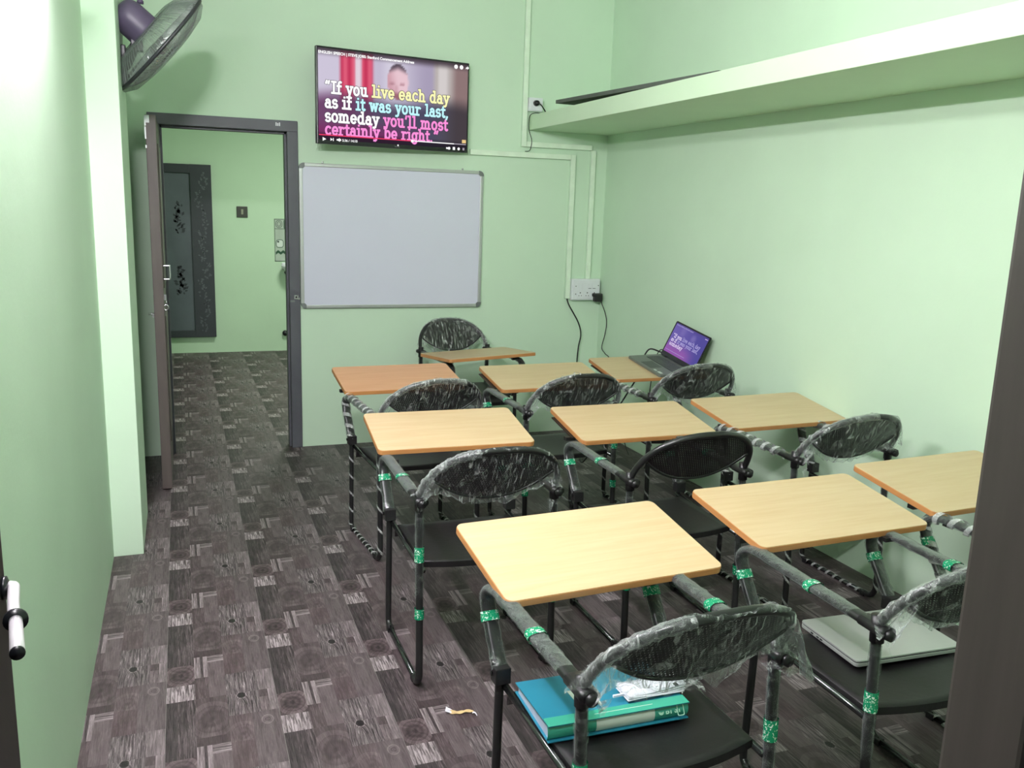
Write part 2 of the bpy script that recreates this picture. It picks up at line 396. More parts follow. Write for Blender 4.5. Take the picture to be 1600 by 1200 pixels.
    cl = math_n(nt, 'MINIMUM', math_n(nt, 'MAXIMUM', tone, 0.0), 1.0)
    grey = ramp(nt, cl, [(0.0, lin((24, 22, 23))), (0.35, lin((70, 64, 65))), (0.65, lin((112, 104, 105))), (1.0, lin((164, 155, 156)))])
    red = ramp(nt, cl, [(0.0, lin((25, 19, 21))), (0.35, lin((76, 63, 65))), (0.65, lin((117, 102, 104))), (1.0, lin((166, 152, 154)))])
    out = mixc(nt, s1.outputs[2], grey, red)
    nt.links.new(out, p.inputs['Base Color'])
    p.inputs['Roughness'].default_value = 0.48; p.inputs['Specular IOR Level'].default_value = 0.35
    b = N(nt, 'ShaderNodeBump', Strength=0.08, Distance=0.003); nt.links.new(n1.outputs['Fac'], b.inputs['Height']); nt.links.new(b.outputs[0], p.inputs['Normal'])
    return m
M_FLOOR = floor_material()
M_SUB = simple('cement_subfloor', (120, 118, 114), 0.8)
XL, XR, YB, YF, ZC, YFAR = -0.329, 2.850, 5.684, 0.50, 3.12, 9.575
FX0, FX1, FY0, FY1 = -1.1, XR + 0.1, -0.6, YFAR + 0.05
def XWR(y): return 2.880 - 0.0128 * (y - 0.5)          # the right wall runs slightly out of square
floor = MB().box(FX0, FX1, FY0, FY1, -0.05, -0.0022).build('floor', M_SUB)
tag(floor, kind='structure')
def make_strip(k):
    x0 = X0 + k * PX; yoff = Y0 + (0.272 if k % 2 else 0.0)
    j0 = math.floor((FY0 - yoff) / PY) - 1; j1 = math.ceil((FY1 - yoff) / PY) + 1
    V = []; Fs = []; info = []
    rnd = random.Random(100)
    cells = [(c, rnd.random() * 3) for c in CELL]
    for j in range(j0, j1):
        for (u0, u1, v0, v1, tone, con, tint, fr, kn), ro in cells:
            a, b = max(x0 + u0, FX0), min(x0 + u1, FX1)
            c, d = max(yoff + j * PY + v0, FY0), min(yoff + j * PY + v1, FY1)
            if b - a < 1e-4 or d - c < 1e-4: continue
            g = 0.0006
            o = len(V); 
            if u0 == 0: a += g
            if u1 == 0.335: b -= g
            V += [(a, c, 0), (b, c, 0), (b, d, 0), (a, d, 0)]; Fs.append((o, o + 1, o + 2, o + 3))
            loc = [(x - x0, y - yoff - j * PY) for x, y in ((a, c), (b, c), (b, d), (a, d))]
            info.append((loc, tone, con, tint, fr, kn, ro))
    me = bpy.data.meshes.new('vinyl_strip'); me.from_pydata(V, [], Fs)
    me.uv_layers.new(name='cell'); me.uv_layers.new(name='knot_offset')
    me.color_attributes.new('block', 'FLOAT_COLOR', 'CORNER'); me.color_attributes.new('knot', 'FLOAT_COLOR', 'CORNER')
    uv, ku = me.uv_layers['cell'], me.uv_layers['knot_offset']; ca, cb = me.color_attributes['block'], me.color_attributes['knot']
    for fi, (loc, tone, con, tint, fr, kn, ro) in enumerate(info):
        for q in range(4):
            li = fi * 4 + q; u, v = loc[q]
            uv.data[li].uv = ((v * 1.0 + ro, u * 1.0 + ro) if fr < 0 else (u * abs(fr) + ro, v + ro))
            if kn: ku.data[li].uv = ((u - kn[0]) / kn[2], (v - kn[1]) / kn[2])
            else: ku.data[li].uv = (30, 30)
            ca.data[li].color = (tone, con, tint, 1)
            cb.data[li].color = (1, min(kn[3], 1) if kn else 0, kn[2] * 10 if kn else 1, 1)
    me.materials.append(M_FLOOR)
    o = bpy.data.objects.new('vinyl_strip', me); COL.objects.link(o); o.parent = floor
for k in range(-3, 9): make_strip(k)

# ------------------------------------------------------------------ room shell
def struct(name, mb, m, bevel=0.0): return tag(mb.build(name, m, bevel=bevel), kind='structure')
DX0, DX1, DZ = -0.150, 0.703, 2.056       # door frame outer
IX0, IX1, IZ = -0.085, 0.638, 1.992       # door frame inner
# back wall with the door opening
struct('wall_back', MB().box(FX0, DX0 + 0.01, YB, YB + 0.12, 0, ZC).box(DX1 - 0.01, XR, YB, YB + 0.12, 0, ZC).box(DX0 + 0.01, DX1 - 0.01, YB, YB + 0.12, DZ - 0.01, ZC), M_WALL)
struct('wall_right', MB().slab([(XWR(YF), YF), (XR + 0.2, YF), (XR + 0.2, YB + 0.05), (XWR(YB + 0.05), YB + 0.05)], 0, ZC), M_WALL)
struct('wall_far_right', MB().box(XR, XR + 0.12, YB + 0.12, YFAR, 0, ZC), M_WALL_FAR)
struct('wall_left', MB().box(XL - 0.12, XL, YF, YB, 0, ZC), M_WALL)
struct('trim_1', MB().box(XL - 0.02, -0.206, 4.05, 4.62, 0, ZC), M_WALL, 0.004)     # plastered pillar
struct('ceiling', MB().box(FX0, XR + 0.12, YF, YFAR + 0.1, ZC, ZC + 0.1), M_CEIL)
# front wall round the entrance opening
EX0, EX1 = -0.29, 0.611
struct('wall_front', MB().box(XL - 0.12, EX0 - 0.0, 0.40, 0.50, 0, ZC).box(0.685, XR + 0.12, 0.40, 0.50, 0, ZC).box(EX0, 0.685, 0.40, 0.50, 2.12, ZC), M_WALL)
# next room
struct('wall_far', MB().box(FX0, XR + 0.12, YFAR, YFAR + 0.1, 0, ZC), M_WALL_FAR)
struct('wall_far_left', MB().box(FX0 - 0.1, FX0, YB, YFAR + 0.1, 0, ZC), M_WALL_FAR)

# inner door frame (trim_2) : jambs, head, strike plate, latch holes
fr = empty('trim_2', (0, 0, 0), kind='structure')
MB().box(DX0, IX0, YB - 0.018, YB + 0.125, 0, DZ).build('jamb', M_FRAME, fr, bevel=0.004)
MB().box(IX1, DX1, YB - 0.018, YB + 0.125, 0, DZ).build('jamb', M_FRAME, fr, bevel=0.004)
MB().box(DX0 + 0.001, DX1 - 0.001, YB - 0.020, YB + 0.124, IZ, DZ + 0.001).build('head', M_FRAME, fr, bevel=0.004)
MB().box(IX1 - 0.012, IX1, YB + 0.03, YB + 0.1, 0, IZ).box(IX0, IX0 + 0.012, YB + 0.03, YB + 0.1, 0, IZ).box(IX0, IX1, YB + 0.03, YB + 0.1, IZ - 0.012, IZ).build('door_stop', M_FRAME, fr)
MB().box(0.664, 0.690, YB - 0.021, YB - 0.017, 0.972, 0.998).box(0.688, 0.70, YB - 0.026, YB - 0.019, 0.968, 0.982).build('strike_plate', M_STEEL, fr)
MB().box(0.672, 0.682, YB - 0.0222, YB - 0.0205, 0.980, 0.990).build('strike_hole', M_BLACK, fr)
MB().box(0.640, 0.668, YB - 0.0205, YB - 0.0175, 0.953, 0.965).build('bolt_slot', M_GREYP, fr)
for dx in (0.572, 0.582, 0.592): MB().box(dx, dx + 0.006, YB - 0.0225, YB - 0.019, 2.022, 2.038 + 0.004 * ((dx * 100) % 2)).build('screw_mark', M_WHITEP, fr)

# open door leaf, seen on its edge
LX0, LX1, LY0, LY1 = -0.140, -0.089, 4.965, 5.66
dl = empty('door_1', (0, 0, 0), kind='structure')
MB().box(LX0, LX1, LY0, LY1, 0.008, 1.985).build('leaf', M_LEAF, dl, bevel=0.003)
MB().box(LX1, LX1 + 0.006, LY0 + 0.10, LY1 - 0.10, 0.25, 0.95).box(LX1, LX1 + 0.006, LY0 + 0.10, LY1 - 0.10, 1.10, 1.85).build('panel', M_LEAF, dl, bevel=0.004)
b = MB()                                                   # D pull handle on the room-side face
b.tube(smooth_path([(LX1, 4.985, 1.225), (LX1 + 0.03, 4.985, 1.225), (LX1 + 0.034, 4.985, 1.22), (LX1 + 0.034, 4.985, 1.16), (LX1 + 0.03, 4.985, 1.155), (LX1, 4.985, 1.155)], 4), 0.005)
b.build('pull_handle', M_STEEL, dl)
b = MB().box(LX1, LX1 + 0.012, 4.972, 4.995, 1.045, 1.075).cyl((LX1 + 0.01, 4.983, 1.045), (LX1 + 0.012, 4.983, 1.02), 0.003)
b.build('hasp', M_STEEL, dl)
b = MB().sweep([(LX1 + 0.008 + 0.012 * math.cos(t * PI / 6), 4.983, 1.005 + 0.014 * math.sin(t * PI / 6)) for t in range(12)], [(0.004 * math.cos(q * PI / 4), 0.004 * math.sin(q * PI / 4)) for q in range(8)], up=Vector((0, 1, 0)), closed=True)
b.build('hasp_ring', M_STEEL, dl)
MB().cyl((LX0 - 0.028, 4.975, 0.972), (LX0 + 0.002, 4.975, 0.972), 0.005).box(LX0 - 0.010, LX0, 4.967, 4.983, 0.955, 0.975).build('latch', M_STEEL, dl)
MB().box(LX0 - 0.004, LX0 + 0.004, LY0 - 0.003, LY0 + 0.003, 1.93, 1.98).box(LX0 + 0.002, LX0 + 0.02, LY0 - 0.004, LY0, 1.945, 1.982).box(LX0 - 0.004, LX0 + 0.003, LY0 - 0.003, LY0 + 0.003, 1.865, 1.925).box(LX0 - 0.003, LX0 + 0.004, LY0 - 0.003, LY0 + 0.003, 1.82, 1.835).build('paint_chip', M_WHITEP, dl)
MB().box(LX0 - 0.012, LX0 + 0.004, LY1 - 0.03, LY1 + 0.004, 0.3, 0.4).box(LX0 - 0.012, LX0 + 0.004, LY1 - 0.03, LY1 + 0.004, 1.6, 1.7).build('hinge', M_STEEL, dl)

# entrance frame (right jamb next to the camera) and the open entrance leaf on the left
ej = empty('trim_3', (0, 0, 0), kind='structure')
MB().box(EX1, EX1 + 0.09, 0.44, 0.515, 0, 2.12).build('jamb', M_ENTR, ej, bevel=0.004)
MB().box(EX1 + 0.02, EX1 + 0.09, 0.385, 0.439, 0, 2.12).build('jamb_rebate', M_ENTRL, ej, bevel=0.003)
MB().box(EX0 - 0.03, EX1 + 0.09, 0.385, 0.515, 2.06, 2.13).build('head', M_ENTR, ej, bevel=0.004)
el = empty('door_2', (0, 0, 0), kind='structure')
MB().box(-0.287, -0.244, 0.51, 1.30, 0.01, 2.05).build('leaf', M_ENTRL, el, bevel=0.003)
hm = MB().tube(smooth_path([(-0.2445, 1.283, 1.052), (-0.232, 1.282, 1.052), (-0.229, 1.27, 1.052), (-0.222, 1.22, 1.051), (-0.214, 1.178, 1.050)], 5), 0.0075, 14)
hb = hm.build('door_handle', M_HAND, el)
MB().lathe([(0.0, 0), (0.016, 0), (0.016, 0.005), (0.009, 0.008), (0.0, 0.008)], 20, Matrix.Translation((-0.244, 1.280, 1.052)) @ Matrix.Rotation(PI / 2, 4, 'Y')).build('rose', M_BEZ, hb)
MB().cyl((-0.2135, 1.180, 1.050), (-0.2125, 1.174, 1.050), 0.0145, seg=20).build('collar', M_BEZ, hb)
MB().cyl((-0.2125, 1.174, 1.050), (-0.198, 1.088, 1.049), 0.0078, 0.0085, 18).build('grip', M_HAND, hb)
MB().cyl((-0.198, 1.088, 1.049), (-0.1975, 1.085, 1.049), 0.0086, seg=18).build('grip_cap', M_BEZ, hb)

# ------------------------------------------------------------------ concrete loft shelf
lo = MB()
SH = [(2.222, YB), (2.205, 0.5), (XWR(0.5), 0.5), (XWR(YB), YB)]
lo.slab(SH, 2.095, 2.190)
loft = lo.build('loft_shelf', M_SHELF, bevel=0.003)
tag(loft, 'long pale green plastered loft shelf running along the right wall', 'shelf')
bd = MB().box(-0.07, 0.07, -0.9, 0.9, 0, 0.022).build('plank', M_DUSTY, bevel=0.002)
bd.location = (2.345, 4.44, 2.214); bd.rotation_euler = (0.025, 0, 0.012)
tag(bd, 'thin dusty grey plank lying on top of the loft shelf', 'plank')

# ------------------------------------------------------------------ tube light high on the left wall
tl = empty('tube_light', (XL, 2.30, 2.35), label='white fluorescent tube light fixed high on the left wall between the entrance leaf and the pillar', cat='light')
MB().box(0, 0.03, -0.62, 0.62, -0.02, 0.02).build('batten', M_WHITEP, tl, bevel=0.004)
E_TUBE = emit('tube_glow', (255, 240, 255), TUBE_POWER)
MB().cyl((0.05, -0.58, 0), (0.05, 0.58, 0), 0.014, seg=12).build('tube', E_TUBE, tl)
for sy in (-1, 1): MB().box(0.025, 0.068, sy * 0.60 - 0.02, sy * 0.60 + 0.02, -0.02, 0.02).build('holder', M_WHITEP, tl, bevel=0.003)

# ------------------------------------------------------------------ whiteboard
wb = empty('whiteboard', (0.706, YB, 0.912), label='white writing board in an aluminium frame on the back wall below the screen', cat='whiteboard')
BW, BH = 1.2, 0.902
MB().box(0.012, BW - 0.012, -0.016, -0.004, 0.012, BH - 0.012).build('panel', M_BOARDW, wb)
for a in ((0.03, BW - 0.03, 0, 0.022), (0.03, BW - 0.03, BH - 0.022, BH)): MB().box(a[0], a[1], -0.022, 0, a[2], a[3]).build('frame_rail', M_ALU, wb, bevel=0.004)
for a in ((0, 0.022), (BW - 0.022, BW)): MB().box(a[0], a[1], -0.022, 0, 0.03, BH - 0.03).build('frame_rail', M_ALU, wb, bevel=0.004)
for cx, cz in ((0, 0), (1, 0), (0, 1), (1, 1)):
    pts = []
    for i in range(7):
        a = PI / 2 * i / 6; pts.append((0.030 - 0.030 * math.cos(a), 0.030 - 0.030 * math.sin(a)))
    pts += [(0.034, 0), (0.034, 0.024), (0.024, 0.034), (0, 0.034)]
    m4 = Matrix.Translation((cx * BW, 0, cz * BH)) @ Matrix.Diagonal((1 - 2 * cx, 1, 1 - 2 * cz, 1)) @ Matrix.Rotation(PI / 2, 4, 'X')
    MB().slab(pts, 0.0, 0.025, m4).build('corner_cap', M_GREYP, wb)
for hx in (0.14, 1.05): MB().box(hx, hx + 0.012, -0.012, 0, BH, BH + 0.012).build('hanger', M_STEEL, wb, bevel=0.002)

# ------------------------------------------------------------------ flat screen art helpers
def v_emit(name, k=1.0):
    m, nt, p = new_mat(name); nt.nodes.remove(p)
    a = N(nt, 'ShaderNodeVertexColor', layer_name='Col'); e = N(nt, 'ShaderNodeEmission'); e.inputs[1].default_value = k
    nt.links.new(a.outputs[0], e.inputs[0]); nt.links.new(e.outputs[0], nt.nodes['Material Output'].inputs[0])
    return m
M_SCR = v_emit('lit_screen_picture')
def picture(name, W, H, fn, nu, nv, parent, z=0.0):
    """lit picture in the local XY plane, lower left at 0,0; fn(u, v from top) gives sRGB"""
    mb = MB().grid(lambda u, v: (u * W, v * H, z), nu, nv, False)
    o = mb.build(name, M_SCR, parent)
    ca = o.data.color_attributes.new('Col', 'FLOAT_COLOR', 'POINT')
    i = 0
    for j in range(nv + 1):
        for k in range(nu + 1):
            ca.data[i].color = (*lin(fn(k / nu, 1 - j / nv)), 1); i += 1
    return o
def arc(cx, cy, rx, ry, a0, a1, n=10):
    return [(cx + rx * math.cos(math.radians(a0 + (a1 - a0) * i / n)), cy + ry * math.sin(math.radians(a0 + (a1 - a0) * i / n))) for i in range(n + 1)]
G = {  # slab-serif lower case: (advance, strokes); x height 1
 'i': (0.62, [[(.3, 0), (.3, 1)], [(0.02, 0), (.58, 0)], [(.05, 1), (.3, 1)], [(.3, 1.42), (.3, 1.46)]]),
 'I': (0.72, [[(.35, 0), (.35, 1.45)], [(.05, 0), (.65, 0)], [(.05, 1.45), (.65, 1.45)]]),
 'l': (0.62, [[(.3, 0), (.3, 1.5)], [(.02, 0), (.58, 0)], [(.05, 1.5), (.3, 1.5)]]),
 'f': (0.66, [[(.28, 0), (.28, 1.2)] + arc(.5, 1.2, .22, .3, 180, 60, 5), [(.02, 0), (.55, 0)], [(.04, .95), (.6, .95)]]),
 't': (0.66, [[(.28, 1.35), (.28, .25)] + arc(.47, .25, .19, .25, 180, 320, 6), [(.04, 1), (.6, 1)]]),
 'v': (0.98, [[(.14, 1), (.48, 0), (.82, 1)], [(0, 1), (.3, 1)], [(.66, 1), (.96, 1)]]),
 'w': (1.36, [[(.14, 1), (.38, 0), (.66, .95), (.94, 0), (1.2, 1)], [(0, 1), (.3, 1)], [(1.04, 1), (1.34, 1)]]),
 'y': (0.98, [[(.14, 1), (.5, .02)], [(.84, 1), (.42, -.3), (.28, -.42), (.1, -.4)], [(0, 1), (.3, 1)], [(.66, 1), (.98, 1)]]),
 'o': (1.0, [arc(.48, .5, .36, .5, 0, 360, 18)]),
 'e': (0.98, [[(.12, .5), (.84, .5)] + arc(.48, .5, .36, .5, 0, 315, 15)]),
 'c': (0.94, [arc(.5, .5, .38, .5, 45, 315, 14)]),
 'a': (1.0, [arc(.42, .3, .3, .3, 0, 360, 14), [(.74, 0), (.74, .66)] + arc(.46, .66, .28, .34, 0, 150, 8), [(.7, 0), (.96, 0)]]),
 's': (0.84, [arc(.42, .74, .29, .26, 30, 250, 9) + arc(.42, .26, .31, .26, 70, -150, 9)]),
 'u': (1.08, [[(.22, 1), (.22, .35)] + arc(.5, .35, .28, .35, 180, 360, 8) + [(.78, 1)], [(.78, .5), (.78, 0), (1.04, 0)], [(.02, 1), (.22, 1)], [(.58, 1), (.78, 1)]]),
 'n': (1.1, [[(.22, 0), (.22, 1)], [(.22, .62)] + arc(.52, .62, .28, .38, 170, 0, 8) + [(.8, 0)], [(.02, 0), (.42, 0)], [(.62, 0), (1.02, 0)], [(.02, 1), (.22, 1)]]),
 'h': (1.1, [[(.22, 0), (.22, 1.5)], [(.22, .62)] + arc(.52, .62, .28, .38, 170, 0, 8) + [(.8, 0)], [(.02, 0), (.42, 0)], [(.62, 0), (1.02, 0)], [(.02, 1.5), (.22, 1.5)]]),
 'm': (1.62, [[(.22, 0), (.22, 1)], [(.22, .65)] + arc(.48, .65, .25, .35, 170, 0, 7) + [(.73, 0)], [(.73, .65)] + arc(1.0, .65, .27, .35, 170, 0, 7) + [(1.27, 0)], [(.02, 0), (.4, 0)], [(.56, 0), (.92, 0)], [(1.1, 0), (1.5, 0)], [(.02, 1), (.22, 1)]]),
 'r': (0.86, [[(.24, 0), (.24, 1)], [(.24, .6)] + arc(.56, .62, .3, .36, 165, 50, 6), [(.02, 0), (.52, 0)], [(.02, 1), (.24, 1)]]),
 'd': (1.1, [arc(.46, .5, .34, .5, 0, 360, 16), [(.8, 1.5), (.8, 0), (1.04, 0)], [(.6, 1.5), (.8, 1.5)]]),
 'b': (1.08, [arc(.58, .5, .34, .5, 0, 360, 16), [(.22, 0), (.22, 1.5)], [(.02, 1.5), (.22, 1.5)]]),
 'g': (1.06, [arc(.44, .52, .33, .46, 0, 360, 15), [(.78, 1), (.78, -.12)] + arc(.46, -.12, .32, .3, 0, -150, 8), [(.78, 1), (1.02, 1)]]),
 '“': (0.9, [[(.3, 1.5), (.18, 1.2)], [(.66, 1.5), (.54, 1.2)]]),
 '”': (0.9, [[(.34, 1.5), (.2, 1.15)], [(.72, 1.5), (.58, 1.15)]]),
 "'": (0.4, [[(.22, 1.5), (.14, 1.15)]]),
 ',': (0.5, [[(.26, .05), (.12, -.28)]]),
 '.': (0.48, [[(.22, 0.04), (.24, 0.04)]]),
 ' ': (0.55, []),
}
def text_width(s): return sum(G[c][0] + 0.10 for c in s)
def slab_text(mb, s, x, y, xh, sx, wdt=0.24):
    """thick-stroked text as flat shapes in local XY; returns the pen position"""
    for ch in s:
        adv, strokes = G[ch]
        for st in strokes:
            pts = [(x + px * xh * sx, y + py * xh) for px, py in st]
            for (ax, ay), (bx_, by_) in zip(pts[:-1], pts[1:]):
                dx, dy = bx_ - ax, by_ - ay; L = math.hypot(dx, dy) or 1e-6
                hw = wdt * xh / 2; ex, ey = dx / L * hw * 0.8, dy / L * hw * 0.8; nx, ny = -dy / L * hw, dx / L * hw
                mb.add([(ax - ex + nx, ay - ey + ny, 0), (ax - ex - nx, ay - ey - ny, 0), (bx_ + ex - nx, by_ + ey - ny, 0), (bx_ + ex + nx, by_ + ey + ny, 0)], [(0, 1, 2, 3)])
        x += (adv + 0.10) * xh * sx
    return x
def small_text(name, body, size, x, y, z, m, parent, offset=0.0, align='LEFT'):
    cu = bpy.data.curves.new(name, 'FONT'); cu.body = body; cu.size = size; cu.offset = offset; cu.align_x = align; cu.resolution_u = 3
    tmp = bpy.data.objects.new(name, cu); COL.objects.link(tmp)
    dg = bpy.context.evaluated_depsgraph_get(); me = bpy.data.meshes.new_from_object(tmp.evaluated_get(dg))
    bpy.data.objects.remove(tmp); me.materials.clear(); me.materials.append(m)
    o = bpy.data.objects.new(name, me); COL.objects.link(o); o.parent = parent; o.location = (x, y, z)
    return o
def sstep(a, b, x):
    t = max(0, min(1, (x - a) / (b - a))); return t * t * (3 - 2 * t)
def mixv(a, b, t): return tuple(p + (q - p) * t for p, q in zip(a, b))

# ------------------------------------------------------------------ television
TW, TH = 0.995, 0.553
tv = empty('television', (0.787, 5.45, 1.920), label='wall mounted flat television playing a talk with a large quote', cat='television')
tv.rotation_euler = (PI / 2, 0, math.atan2(0.15, 0.984))          # local x right, y up, z towards the class
MB().box(0, TW, 0, TH, -0.035, 0).build('casing', M_BEZ, tv, bevel=0.005)
MB().box(TW * 0.2, TW * 0.8, TH * 0.1, TH * 0.7, -0.06, -0.033).build('rear_housing', M_BEZ, tv, bevel=0.008)
MB().box(TW * 0.45, TW * 0.55, TH * 0.3, TH * 0.6, -0.128, -0.058).box(TW * 0.44, TW * 0.56, TH * 0.25, TH * 0.65, -0.134, -0.127).build('wall_bracket', M_BLACK, tv)
def tv_fn(u, v):
    c = mixv((206, 198, 218), (168, 158, 184), sstep(0.2, 0.75, u))
    c = mixv(c, (226, 222, 236), sstep(0.38, 0.46, u) * (1 - sstep(0.46, 0.72, u)) * 0.6)
    drape = max(sstep(.125, .15, u) * (1 - sstep(.225, .245, u)), sstep(.265, .28, u) * (1 - sstep(.335, .36, u)))
    fold = 0.5 + 0.5 * math.sin(u * 120)
    c = mixv(c, mixv((196, 48, 84), (226, 92, 120), fold), drape * 0.95)
    c = mixv(c, (232, 214, 224), sstep(.225, .24, u) * (1 - sstep(.262, .275, u)) * 0.8)
    c = mixv(c, (186, 178, 176), sstep(.74, .78, u)); c = mixv(c, (222, 216, 216), sstep(.78, .8, u) * (1 - sstep(.84, .87, u)) * 0.7)
    c = mixv(c, (142, 118, 118), sstep(.86, .93, u))
    # head of the speaker: hair, face, brow shade, beard
    hx, hy = (u - 0.513) / 0.072, (v - 0.285) / 0.205
    d = hx * hx + hy * hy
    face = mixv((232, 198, 208), (206, 158, 170), sstep(-0.2, 1.0, -hx + 0.4 * hy))
    face = mixv(face, (168, 120, 132), sstep(.12, 0, abs(hy - 0.12)) * sstep(.2, .3, abs(hx + .08)) * (1 - sstep(.62, .75, abs(hx + .08))) * .75)
    face = mixv(face, (176, 124, 134), sstep(.16, .02, abs(hx + .12)) * sstep(.1, .3, hy) * (1 - sstep(.45, .55, hy)) * .35)
    face = mixv(face, (160, 106, 118), sstep(0.45, 0.75, hy))
    hair = mixv((92, 80, 92), face, sstep(-0.95, -0.55, hy + 0.35 * hx * hx * 0 - 0.25 * abs(hx)))
    c = mixv(c, hair if hy < -0.3 else face, 1 - sstep(0.9, 1.04, d))
    # dark jacket and lower gradient behind the words
    low = mixv((70, 68, 92), (104, 62, 100), 1 - sstep(0.0, 0.6, u)); low = mixv(low, (66, 60, 66), sstep(.72, .95, u))
    c = mixv(c, low, sstep(0.40, 0.62, v + 0.04 * math.sin(u * 9)) * 0.92)
    c = mixv(c, (128, 40, 96), sstep(0.72, 0.95, v) * (1 - sstep(0.45, 0.75, u)) * 0.75)
    c = mixv(c, (62, 52, 60), sstep(0.10, 0.0, v) * 0.9)
    c = mixv(c, (34, 28, 38), sstep(0.90, 0.97, v) * 0.85)
    return c
picture('screen', TW - 0.02, TH - 0.035, tv_fn, 96, 54, tv, 0.0).location = (0.01, 0.024, 0.0006)
E_W = emit('screen_white', (255, 255, 255), 1.05); E_Y = emit('screen_yellow', (252, 250, 186)); E_C = emit('screen_cyan', (196, 250, 255)); E_P = emit('screen_pink', (255, 150, 222)); E_R = emit('screen_red', (240, 62, 104)); E_G = emit('screen_grey', (168, 160, 172)); E_O = emit('screen_gold', (240, 206, 140))
E_SH = emit('screen_shadow', (58, 50, 70))
xh = 0.0435
lines = [(0.468, [('“If you ', E_W), ('live each day', E_Y)], 0.865), (0.618, [('as if ', E_W), ('it was your last,', E_C)], 0.862),
         (0.762, [('someday ', E_W), ("you'll most", E_P)], 0.857), (0.898, [('certainly be right.”', E_P)], 0.795)]
for v, runs, uend in lines:
    tot = sum(text_width(s) for s, _ in runs); sx = (uend - 0.05) * TW / (tot * xh)
    x = 0.05 * TW; y = TH * (1 - v)
    for s, m in runs:
        for wd in s.split(' '):
            if wd:
                mb = MB(); x1 = slab_text(mb, wd, x, y, xh, sx, 0.29); mb.build('caption_word', m, tv).location = (0, 0, 0.0016)
                sh = MB(); slab_text(sh, wd, x, y, xh, sx, 0.40); sh.build('caption_outline', E_SH, tv).location = (0, 0, 0.0011)
                x = x1 + text_width(' ') * xh * sx
        if not s.endswith(' '): x -= text_width(' ') * xh * sx
small_text('title_text', 'ENGLISH SPEECH | STEVE JOBS: Stanford Commencement Address', 0.0215, 0.012 * TW, TH * 0.925, 0.0014, E_W, tv, 0.0008)
small_text('time_text', '5:36 / 14:10', 0.020, 0.155 * TW, TH * 0.036, 0.0016, E_W, tv, 0.0005)
MB().box(0.012 * TW, 0.61 * TW, TH * .088, TH * .099, 0.0012, 0.0018).build('progress_bar', E_R, tv)
MB().box(0.61 * TW, 0.90 * TW, TH * .088, TH * .099, 0.0012, 0.0017).build('progress_bar', E_W, tv)
MB().box(0.90 * TW, 0.985 * TW, TH * .088, TH * .099, 0.0012, 0.0017).build('progress_bar', E_G, tv)
def disc(x, y, r, n=16): return [(x + r * math.cos(2 * PI * i / n), y + r * math.sin(2 * PI * i / n)) for i in range(n)]
def icon(outs, m=None, z=0.0019):
    mb = MB()
    for o_ in outs: mb.slab([(x * TW, y * TH) for x, y in o_], z - 0.0005, z)
    return mb.build('icon', m or E_W, tv)
def dsc(u, v, r): return [(u + r * math.cos(2 * PI * i / 14), v + r * TW / TH * math.sin(2 * PI * i / 14)) for i in range(14)]
icon([[(.034, .030), (.056, .050), (.034, .070)]]); icon([[(.082, .034), (.096, .05), (.082, .066)], [(.097, .034), (.102, .034), (.102, .066), (.097, .066)]])
icon([[(.120, .042), (.128, .042), (.140, .03), (.140, .07), (.128, .058), (.120, .058)], dsc(.143, .05, .006)])
icon([dsc(.61, .092, .009)]); icon([dsc(.515, .035, .005)])
icon([dsc(.905, .945, .013)]); icon([dsc(.943, .945, .013)]); icon([[(.972, .93), (.978, .955), (.985, .95), (.985, .965), (.997, .945), (.985, .925), (.985, .938)]])
icon([[(.845, .03), (.858, .03), (.858, .05), (.845, .05)], dsc(.866, .04, .009)]); icon([[(.892, .025), (.908, .025), (.908, .058), (.892, .058)]]); icon([dsc(.934, .04, .009)]); icon([[(.962, .027), (.975, .027), (.975, .055), (.962, .055)]], E_G)
icon([[(.957, .108), (.985, .108), (.985, .145), (.957, .145)]], E_O)
mk = MB()
for i in range(6): mk.box(0.494 * TW + i * 0.0055, 0.494 * TW + i * 0.0055 + 0.0036, TH * 0.013, TH * 0.013 + (0.008 if i in (0, 4) else 0.006), 0.0005, 0.0012)
tag(mk.build('maker_mark', M_GREYP, tv), kind='stuff')

# ------------------------------------------------------------------ wall fan on the pillar
fan = empty('wall_fan', (-0.206, 4.40, 2.19), label='wall mounted cage fan on the pillar above the doorway', cat='fan')
hub = Vector((0.158, 0.0, 0.048))                         # cage centre, relative to the bracket
nrm = Vector((0.755, 0.155, -0.637)).normalized()
zq = nrm.to_track_quat('Z', 'Y').to_matrix().to_4x4()
FM = Matrix.Translation(hub) @ zq
RC = 0.265
ring = [FM @ Vector((RC * math.cos(2 * PI * i / 48), RC * math.sin(2 * PI * i / 48), 0)) for i in range(48)]
MB().sweep(ring, [(0.008 * math.cos(q * PI / 4), 0.008 * math.sin(q * PI / 4)) for q in range(8)], up=nrm, closed=True).build('rim', M_FAND, fan)
def cage(depth, n, name, inner, m):
    mb = MB()
    for i in range(n):
        a = 2 * PI * i / n; pts = []
        for k in range(7):
            t = k / 6; r = RC - (RC - inner) * t; z = depth * math.sin(min(1, t * 1.5) * PI / 2)
            pts.append(FM @ Vector((r * math.cos(a), r * math.sin(a), z)))
        mb.tube(pts, 0.0013, 4)
    for rr, t in ((0.62, 0.38), (inner / RC, 1.0)):
        z = depth * math.sin(min(1, (1 - rr) / (1 - inner / RC) * 1.5) * PI / 2)
        mb.sweep([FM @ Vector((RC * rr * math.cos(2 * PI * i / 36), RC * rr * math.sin(2 * PI * i / 36), z)) for i in range(36)], [(0.002 * math.cos(q * PI / 2), 0.002 * math.sin(q * PI / 2)) for q in range(4)], up=nrm, closed=True)
    return mb.build(name, m, fan)
cage(-0.078, 72, 'rear_cage', 0.075, M_WIRE); cage(0.052, 72, 'front_cage', 0.05, M_WIRE)
